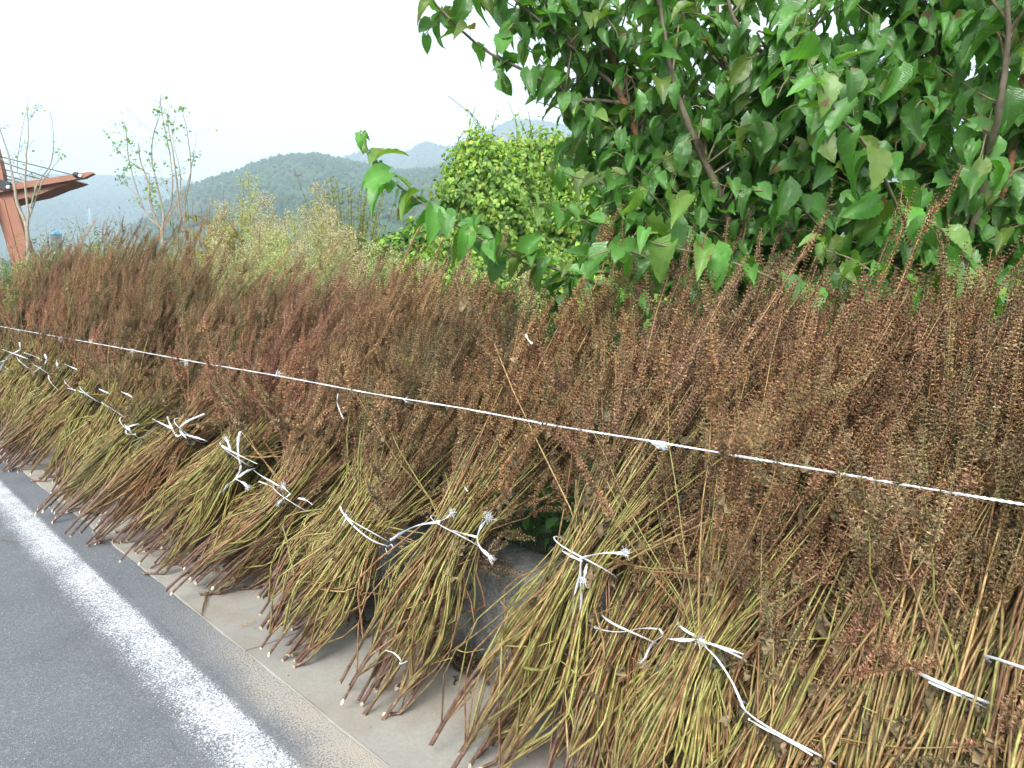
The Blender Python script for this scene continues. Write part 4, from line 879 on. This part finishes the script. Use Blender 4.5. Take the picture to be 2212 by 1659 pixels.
al = [(95, 505), (125, 525), (150, 515), (175, 520), (215, 515), (245, 525), (275, 515), (310, 510), (335, 505), (375, 505), (45, 525), (15, 535), (110, 470), (160, 485), (205, 450), (240, 470), (285, 480), (90, 500), (320, 500), (360, 490), (400, 470), (135, 510), (190, 510), (260, 505), (60, 520), (30, 530), (300, 520), (350, 520), (430, 500), (385, 520), (225, 520), (100, 530), (0, 540), (415, 535), (150, 535), (330, 535)]
for k, (u, v) in enumerate(al): airy(u, v, 8.6+.5*((k*7) % 5), 60+k, 'airy branching weed with tiny dots of seed heads behind the far sheaves')

# slim saplings
def sapling(name, base, forks, seed, label, col, nleaf=11, leaf=.075, hz=None):
    r = np.random.default_rng(seed); root = empty(name, tuple(base)); gt, gl = G(), G(); gb = gt
    for j, (path, r0, r1, cl) in enumerate(forks):
        P = crom(path, 22); P = P+np.cumsum(r.normal(0, .004, P.shape), 0); gt.tubes(P-base, np.linspace(r0, r1, 22), 6, (.30, .25, .19))
        for k in range(cl):
            i = int(r.integers(5, 21)); L = r.uniform(.08, .30); e = P[i]+np.array([0, 0, L])+CR*r.normal()*L*.8+CF*r.normal()*L*.8; Q = crom([P[i], (P[i]+e)/2+[0, 0, -.02], e], 6); gb.tubes(Q-base, .0028, 4, (.24, .2, .14))
            n = int(nleaf*r.uniform(.1, .85)); x = r.uniform(2, 5, n).astype(int); q = Q[x]+r.normal(0, .05, (n, 3)); put_leaves(gl, q-base, r.normal(size=(n, 3))*[1, 1, .6]+[0, 0, -.4], r.normal(size=(n, 3))+[0, 0, .8], leaf*r.uniform(.5, 1.2, n), np.array([col])*r.uniform(.7, 1.3, (n, 1)), r, SP)
    gt.obj('trunk', MT['bark'], root); gl.obj('foliage', MT['vine'], root); return tag(root, label, 'sapling')
def bs(u, D): p = atD(u, 620, D); p[2] = .38; return p
D1 = 12.5; q1 = bs(353, D1)
f1 = lambda *a: px([(u, v, D1+dz) for u, v, dz in a])
sapling('slim_sapling', q1, [
 (np.vstack([q1, f1((352, 520, 0), (345, 490, 0), (325, 430, -.1), (322, 400, -.1), (303, 345, -.1), (300, 310, -.2))]), .035, .008, 7),
 (f1((347, 492, 0), (322, 470, .1), (300, 425, .2), (278, 350, .2), (272, 300, .2), (268, 265, .2)), .018, .006, 9),
 (f1((351, 500, 0), (352, 460, 0), (340, 400, 0), (330, 350, 0), (330, 300, 0), (345, 250, 0), (348, 205, 0)), .022, .005, 14),
 (f1((353, 480, 0), (368, 450, .2), (375, 400, .2), (370, 330, .2), (362, 280, .2), (355, 235, .2)), .018, .005, 9),
 (f1((300, 425, .2), (280, 405, .3), (262, 395, .3), (255, 380, .3)), .008, .004, 4),
 (f1((323, 380, 0), (260, 330, 0), (250, 300, 0)), .007, .003, 4)], 1, 'slim forked sapling with sparse light green leaves, tallest behind the far sheaves', (.19, .30, .09), 16, .052)
q2 = bs(408, D1+.6)
sapling('slim_sapling', q2, [
 (np.vstack([q2, f1((402, 520, .6), (392, 470, .6), (385, 400, .6), (378, 340, .6), (370, 290, .6), (365, 250, .6))]), .03, .006, 8),
 (f1((397, 490, .6), (402, 430, .7), (412, 380, .7), (408, 320, .7), (400, 270, .7), (392, 240, .7)), .018, .005, 9),
 (f1((395, 440, .6), (420, 350, .6), (427, 300, .6), (430, 285, .6)), .008, .003, 3),
 (f1((390, 420, .6), (385, 360, .5), (372, 300, .5), (380, 245, .5)), .01, .003, 6)], 2, 'thinner whitish sapling just right of the forked one', (.20, .30, .10), 11, .05)
q0 = bs(62, 11.0); f0 = lambda *a: px([(u, v, 11.0+dz) for u, v, dz in a])
sapling('slim_sapling', q0, [
 (np.vstack([q0, f0((58, 520, 0), (52, 480, 0), (34, 440, 0), (28, 390, 0), (20, 340, 0), (8, 300, 0), (-5, 250, 0))]), .035, .006, 4),
 (f0((60, 510, 0), (62, 460, 0), (56, 400, 0), (62, 340, 0), (64, 290, 0), (62, 240, 0)), .022, .005, 5),
 (f0((64, 470, 0), (90, 400, .1), (112, 370, .1), (140, 330, .1)), .012, .003, 2),
 (f0((66, 450, 0), (78, 400, 0), (108, 350, 0), (112, 290, 0), (105, 230, 0)), .012, .004, 5),
 (f0((56, 400, 0), (35, 350, .1), (60, 210, .1)), .01, .003, 4)], 3, 'bare looking sapling in front of the brown roof beam at the left edge', (.24, .31, .15), 8, .045)

# ------------------------------------------------------------------ brown roofed shelter with stay cables at the left edge
MB = mat_plain('painted red brown steel', (.24, .105, .065), (.29, .13, .08), 1.5, .55, .1)
MD = mat_plain('black fitting', (.02, .022, .026), (.04, .042, .046), 3, .5, .1); MWp = mat_plain('white painted concrete', (.62, .66, .70), (.72, .75, .78), 2, .7, .1)
DS = 20.0
sb_ = atD(30, 560, DS); sb_[2] = -.05
shel = empty('cable_stayed_shelter', tuple(sb_))
perp = CF*1.0; perp = nrm(perp*[1, 1, 0])
def slab(pts, off0, off1, name, mat, D=DS):
    """an outline given in the picture plane of its own distance, made a solid of real thickness"""
    a = np.array([atD(u, v, D) for u, v in pts]); n = len(a); g = G()
    f = a+perp*off0-sb_; b = a+perp*off1-sb_; V = np.vstack([f, b, f.mean(0)[None], b.mean(0)[None]])
    g.add(V, [(i, (i+1) % n, n+(i+1) % n, n+i) for i in range(n)], [(2*n, (i+1) % n, i) for i in range(n)]+[(2*n+1, n+i, n+(i+1) % n) for i in range(n)])
    return g.obj(name, mat, shel, smooth=False)
slab([(-260, 452), (-150, 428), (0, 402), (27, 398), (200, 372), (205, 376), (185, 386), (30, 412), (0, 417), (-150, 446), (-260, 470)], -.10, .06, 'roof_beam', MB)
slab([(-260, 466), (-150, 442), (0, 413), (30, 408), (158, 388.5), (160, 391), (150, 395), (138, 399), (118, 405), (98, 413), (75, 422), (45, 428), (30, 433), (0, 441), (-150, 470), (-260, 494)], .063, .7, 'roof_panel', MB)
slab([(-14, 420), (13, 432), (34, 512), (58, 600), (38, 600), (14, 512)], -.09, .18, 'raking_post', MB)
slab([(12, 432), (32, 428), (57, 512), (86, 600), (57, 600), (33, 512)], -.06, .15, 'raking_post', MB)
slab([(-40, 250), (-24, 250), (8, 372), (12, 401), (-8, 401)], -.05, .12, 'mast', MB)
slab([(-40, 425), (0, 425), (8, 480), (17, 562), (20, 600), (-40, 600)], -.5, -.25, 'white_pier', MWp)
for k, ((u0, v0), (u1, v1)) in enumerate((((-200, 288), (166, 378)), ((-200, 281), (110, 384)), ((-200, 312), (97, 387)), ((-200, 320), (62, 391)), ((-200, 335), (47, 393)))):
    g = G(); P = np.linspace(0, 1, 6)[:, None]; a, b = atD(u0, v0, DS)-sb_, atD(u1, v1+2, DS)-sb_; g.tubes(a*(1-P)+b*P, .016, 6); g.obj('stay_cable', MD, shel)
g = G(); a, b = atD(163, 377, DS-.1)-sb_-perp*.10, atD(176, 381, DS-.1)-sb_-perp*.10; P = np.linspace(0, 1, 5)[:, None]; g.tubes(a*(1-P)+b*P, [.04, .07, .08, .08, .06], 8); fit = g.obj('cable_clamp', MD, shel)
g = G(); c = atD(179, 381, DS-.25)-sb_-perp*.10; g.tubes(np.array([c, c-perp*.05]), .045, 10); g.tubes([c-perp*.05, c-perp*.055], [.045, .001], 10); g.obj('clamp_pin', MWp, fit)
slab([(-40, 382), (0, 388), (30, 395), (31, 412), (20, 412), (0, 407), (-40, 400)], -.16, -.105, 'joint_plate', MD)
g = G(); c = atD(19, 404, DS-.3)-sb_; g.tubes([c, c-perp*.05], .045, 10); g.tubes([c-perp*.05, c-perp*.056], [.045, .001], 10); g.obj('bolt', MWp, shel)
tag(shel, 'red brown steel shelter roof beam on raking posts with dark stay cables', 'shelter')
# small blue roofed shed far down the slope
b0 = atD(121, 507, 90); sh_ = empty('blue_roofed_shed', tuple(b0)); g = G(); w_, d_, h_ = .42, 1.0, 1.2
g.add([(-w_, -d_, -6), (w_, -d_, -6), (w_, d_, -6), (-w_, d_, -6), (-w_, -d_, 0), (w_, -d_, 0), (w_, d_, 0), (-w_, d_, 0)], [(0, 1, 5, 4), (1, 2, 6, 5), (2, 3, 7, 6), (3, 0, 4, 7)]); g.obj('wall', mat_plain('grey sheet', (.10, .13, .13), (.16, .18, .17), 2), sh_, smooth=False)
g = G(); g.add([(-w_*1.2, -d_*1.1, 0), (w_*1.2, -d_*1.1, 0), (w_*1.2, d_*1.1, 0), (-w_*1.2, d_*1.1, 0), (0, -d_*1.1, .45), (0, d_*1.1, .45)], [(0, 4, 5, 3), (1, 2, 5, 4)], [(0, 1, 4), (2, 3, 5)]); g.obj('roof', mat_plain('blue sheet roof', (.07, .32, .62), (.10, .40, .70), 2), sh_, smooth=False)
tag(sh_, 'tiny bright blue roof peeping over the far sheaves by the brown posts', 'shed')

# ------------------------------------------------------------------ grass and herbs behind the wall, litter and chips in the gutter
r = np.random.default_rng(77); g = G(); n = 15000
x = 2.08+np.abs(r.normal(0, 1.0, n)); y = r.uniform(-.3, 12, n); b = np.stack([x, y, .40+0*x], -1); h = r.uniform(.08, .30, n)*(1+.6*(x > 2.8)); a = r.uniform(0, 6.28, n); ln = np.stack([np.cos(a), np.sin(a), 0*a], -1)*(h*r.uniform(.2, .8, n))[:, None]
P = np.stack([b, b+ln*.3+np.array([0, 0, 1])*h[:, None]*.6, b+ln+np.array([0, 0, 1])*h[:, None]*.95], 1); gc_ = np.array([(.12, .25, .045)])*r.uniform(.5, 1.5, (n, 1))
g.tubes(P, np.array([.0022, .0018, .0003]), 3, np.repeat(gc_[:, None], 3, 1), squash=.3)
n = 26000; x = r.uniform(2.9, 10, n); y = r.uniform(-3, 16, n); b = np.stack([x, y, .40+0*x], -1); h = r.uniform(.25, .75, n); a = r.uniform(0, 6.28, n); ln = np.stack([np.cos(a), np.sin(a), 0*a], -1)*(h*r.uniform(.2, .7, n))[:, None]
P = np.stack([b, b+ln*.3+np.array([0, 0, 1])*h[:, None]*.6, b+ln+np.array([0, 0, 1])*h[:, None]*.95], 1); gc_ = np.where(r.uniform(size=(n, 1)) < .6, np.array([(.10, .20, .04)]), np.array([(.24, .23, .09)]))*r.uniform(.5, 1.4, (n, 1))
g.tubes(P, np.array([.0045, .0035, .0005]), 3, np.repeat(gc_[:, None], 3, 1), squash=.3)
tag(g.obj('grass', MT['grass']), kind='stuff')
g = G(); n = 5200; x = 2.08+np.abs(r.normal(0, .9, n)); y = r.uniform(0, 9, n); p = np.stack([x, y, .42+r.uniform(0, .22, n)], -1)
put_leaves(g, p, r.normal(size=(n, 3))*[1, 1, .3], r.normal(0, .35, (n, 3))+[0, 0, 1], .045*r.uniform(.4, 1.5, n), np.array([(.085, .20, .05)])*r.uniform(.6, 1.4, (n, 1)), r, SP)
n = 22000; x = r.uniform(3.2, 9.5, n); y = r.uniform(-3, 14, n); p = np.stack([x, y, .42+r.uniform(0, 1, n)**.7*(.45+.35*smooth_noise(x, y, 1.7, 12))*np.clip((x-2.8), .3, 1.4)], -1)
put_leaves(g, p, r.normal(size=(n, 3))*[1, 1, .4], r.normal(0, .4, (n, 3))+[0, 0, 1], .085*r.uniform(.4, 1.5, n), np.array([(.10, .20, .04), (.17, .27, .06), (.07, .14, .035)])[r.integers(0, 3, n)]*r.uniform(.6, 1.4, (n, 1)), r, SP)
tag(g.obj('ground_cover', MT['vine']), kind='stuff')
g = G()
for (u, v, z, rad, n) in ((985, 1425, .012, .07, 90), (780, 1350, .012, .06, 50), (1000, 1440, .012, .05, 60), (1330, 1590, .012, .12, 60), (700, 1340, .012, .05, 30), (1240, 1500, .015, .10, 50)):
    c = gnd(u, v, z)
    for k in range(n): crumple_leaf(g, c+np.array([r.normal()*rad*.6, r.normal()*rad*1.3, abs(r.normal())*.008]), r.normal(size=3)*[1, 1, .15], r.uniform(.008, .028), np.array((.10, .075, .04))*r.uniform(.5, 1.6), r)
for k in range(240):
    c = np.array([r.uniform(1.22, 1.86), r.uniform(.6, 7), .012]); crumple_leaf(g, c, r.normal(size=3)*[1, 1, .1], r.uniform(.003, .010), np.array((.12, .10, .06))*r.uniform(.3, 2.2), r)
tag(g.obj('leaf_litter', MT['debris']), kind='stuff')
g = G(); n = 900; c = np.stack([r.uniform(-.6, 1.86, n), r.uniform(.8, 8, n), 0*np.zeros(n)+.005], -1); c[:, 2] = np.where(c[:, 0] > 1.19, .012, .006)
S_ = np.array([(1, 0, 0), (-1, 0, 0), (0, 1, 0), (0, -1, 0), (0, 0, .7), (0, 0, -.7)]); tt = [(0, 2, 4), (2, 1, 4), (1, 3, 4), (3, 0, 4), (2, 0, 5), (1, 2, 5), (3, 1, 5), (0, 3, 5)]
A = nrm(r.normal(size=(n, 3))); B = nrm(np.cross(A, r.normal(size=(n, 3)))); C = np.cross(A, B); g.inst(S_, None, tt, np.stack([A, B, C], -1)*(r.uniform(.0006, .0024, n)**1)[:, None, None], c, np.array([(.45, .42, .36)])*r.uniform(.3, 1.2, (n, 1)))
tag(g.obj('gravel_chips', MT['debris'], smooth=False), kind='stuff')

# fallen bits of perilla on the gutter and the road edge
r = np.random.default_rng(55)
for (pts_, head, lab) in (([(470, 1215), (455, 1265), (443, 1300), (436, 1330)], 1, 'fallen seed spike hanging over the pale kerb line left of the two long white tails'),
                          ([(1210, 1425), (1240, 1440), (1262, 1462)], 0, 'snapped pale stalk piece lying by the wall foot'),
                          ([(2, 1168), (40, 1170), (88, 1167)], 0, 'thin straw lying on the asphalt at the far left'),
                          ([(700, 1345), (735, 1362), (760, 1352)], 0, 'short curved stalk lying in the gutter behind the stem ends'),
                          ([(520, 1352), (540, 1347), (552, 1343)], 0, 'little dark stick on the pale gutter'),
                          ([(935, 1440), (960, 1425), (1005, 1412)], 0, 'dry curled stalk beside the heap of leaf litter')):
    P = crom([gnd(u, v, .016) for u, v in pts_], 9)+np.array([0, 0, 1])*np.abs(r.normal(0, .004, (9, 1))); b0_ = P[0].copy(); e = empty('fallen_stalk', tuple(b0_)); g = G()
    g.tubes(P-b0_, np.linspace(.0024, .0014, 9), 5, TAN*r.uniform(.6, 1.2)); g.obj('stalk', MT['stalk'], e)
    if head: g = G(); husks(g, (P-b0_)[4:], .008, .9, np.array((.24, .16, .08)), r); g.obj('seed_heads', MT['calyx'], e, smooth=False)
    e['group'] = 'fallen bits of dry stalk'; tag(e, lab, 'stalk')

# ------------------------------------------------------------------ haze
def hazebox(x0, x1, y0, y1, z0, z1, dens):
    g = G(); g.add([(x0, y0, z0), (x1, y0, z0), (x1, y1, z0), (x0, y1, z0), (x0, y0, z1), (x1, y0, z1), (x1, y1, z1), (x0, y1, z1)], [(0, 3, 2, 1), (4, 5, 6, 7), (0, 1, 5, 4), (1, 2, 6, 5), (2, 3, 7, 6), (3, 0, 4, 7)])
    m = bpy.data.materials.new('haze'); m.use_nodes = True; n_ = m.node_tree; n_.nodes.clear(); o = n_.nodes.new('ShaderNodeOutputMaterial'); v = n_.nodes.new('ShaderNodeVolumePrincipled')
    v.inputs['Color'].default_value = (.70, .86, 1, 1); v.inputs['Density'].default_value = dens; v.inputs['Anisotropy'].default_value = 0.0
    n_.links.new(v.outputs[0], o.inputs['Volume']); ob = g.obj('haze', m, smooth=False); tag(ob, kind='stuff')
hazebox(-5200, 5200, -5200, 5200, -130, 640, .00072)
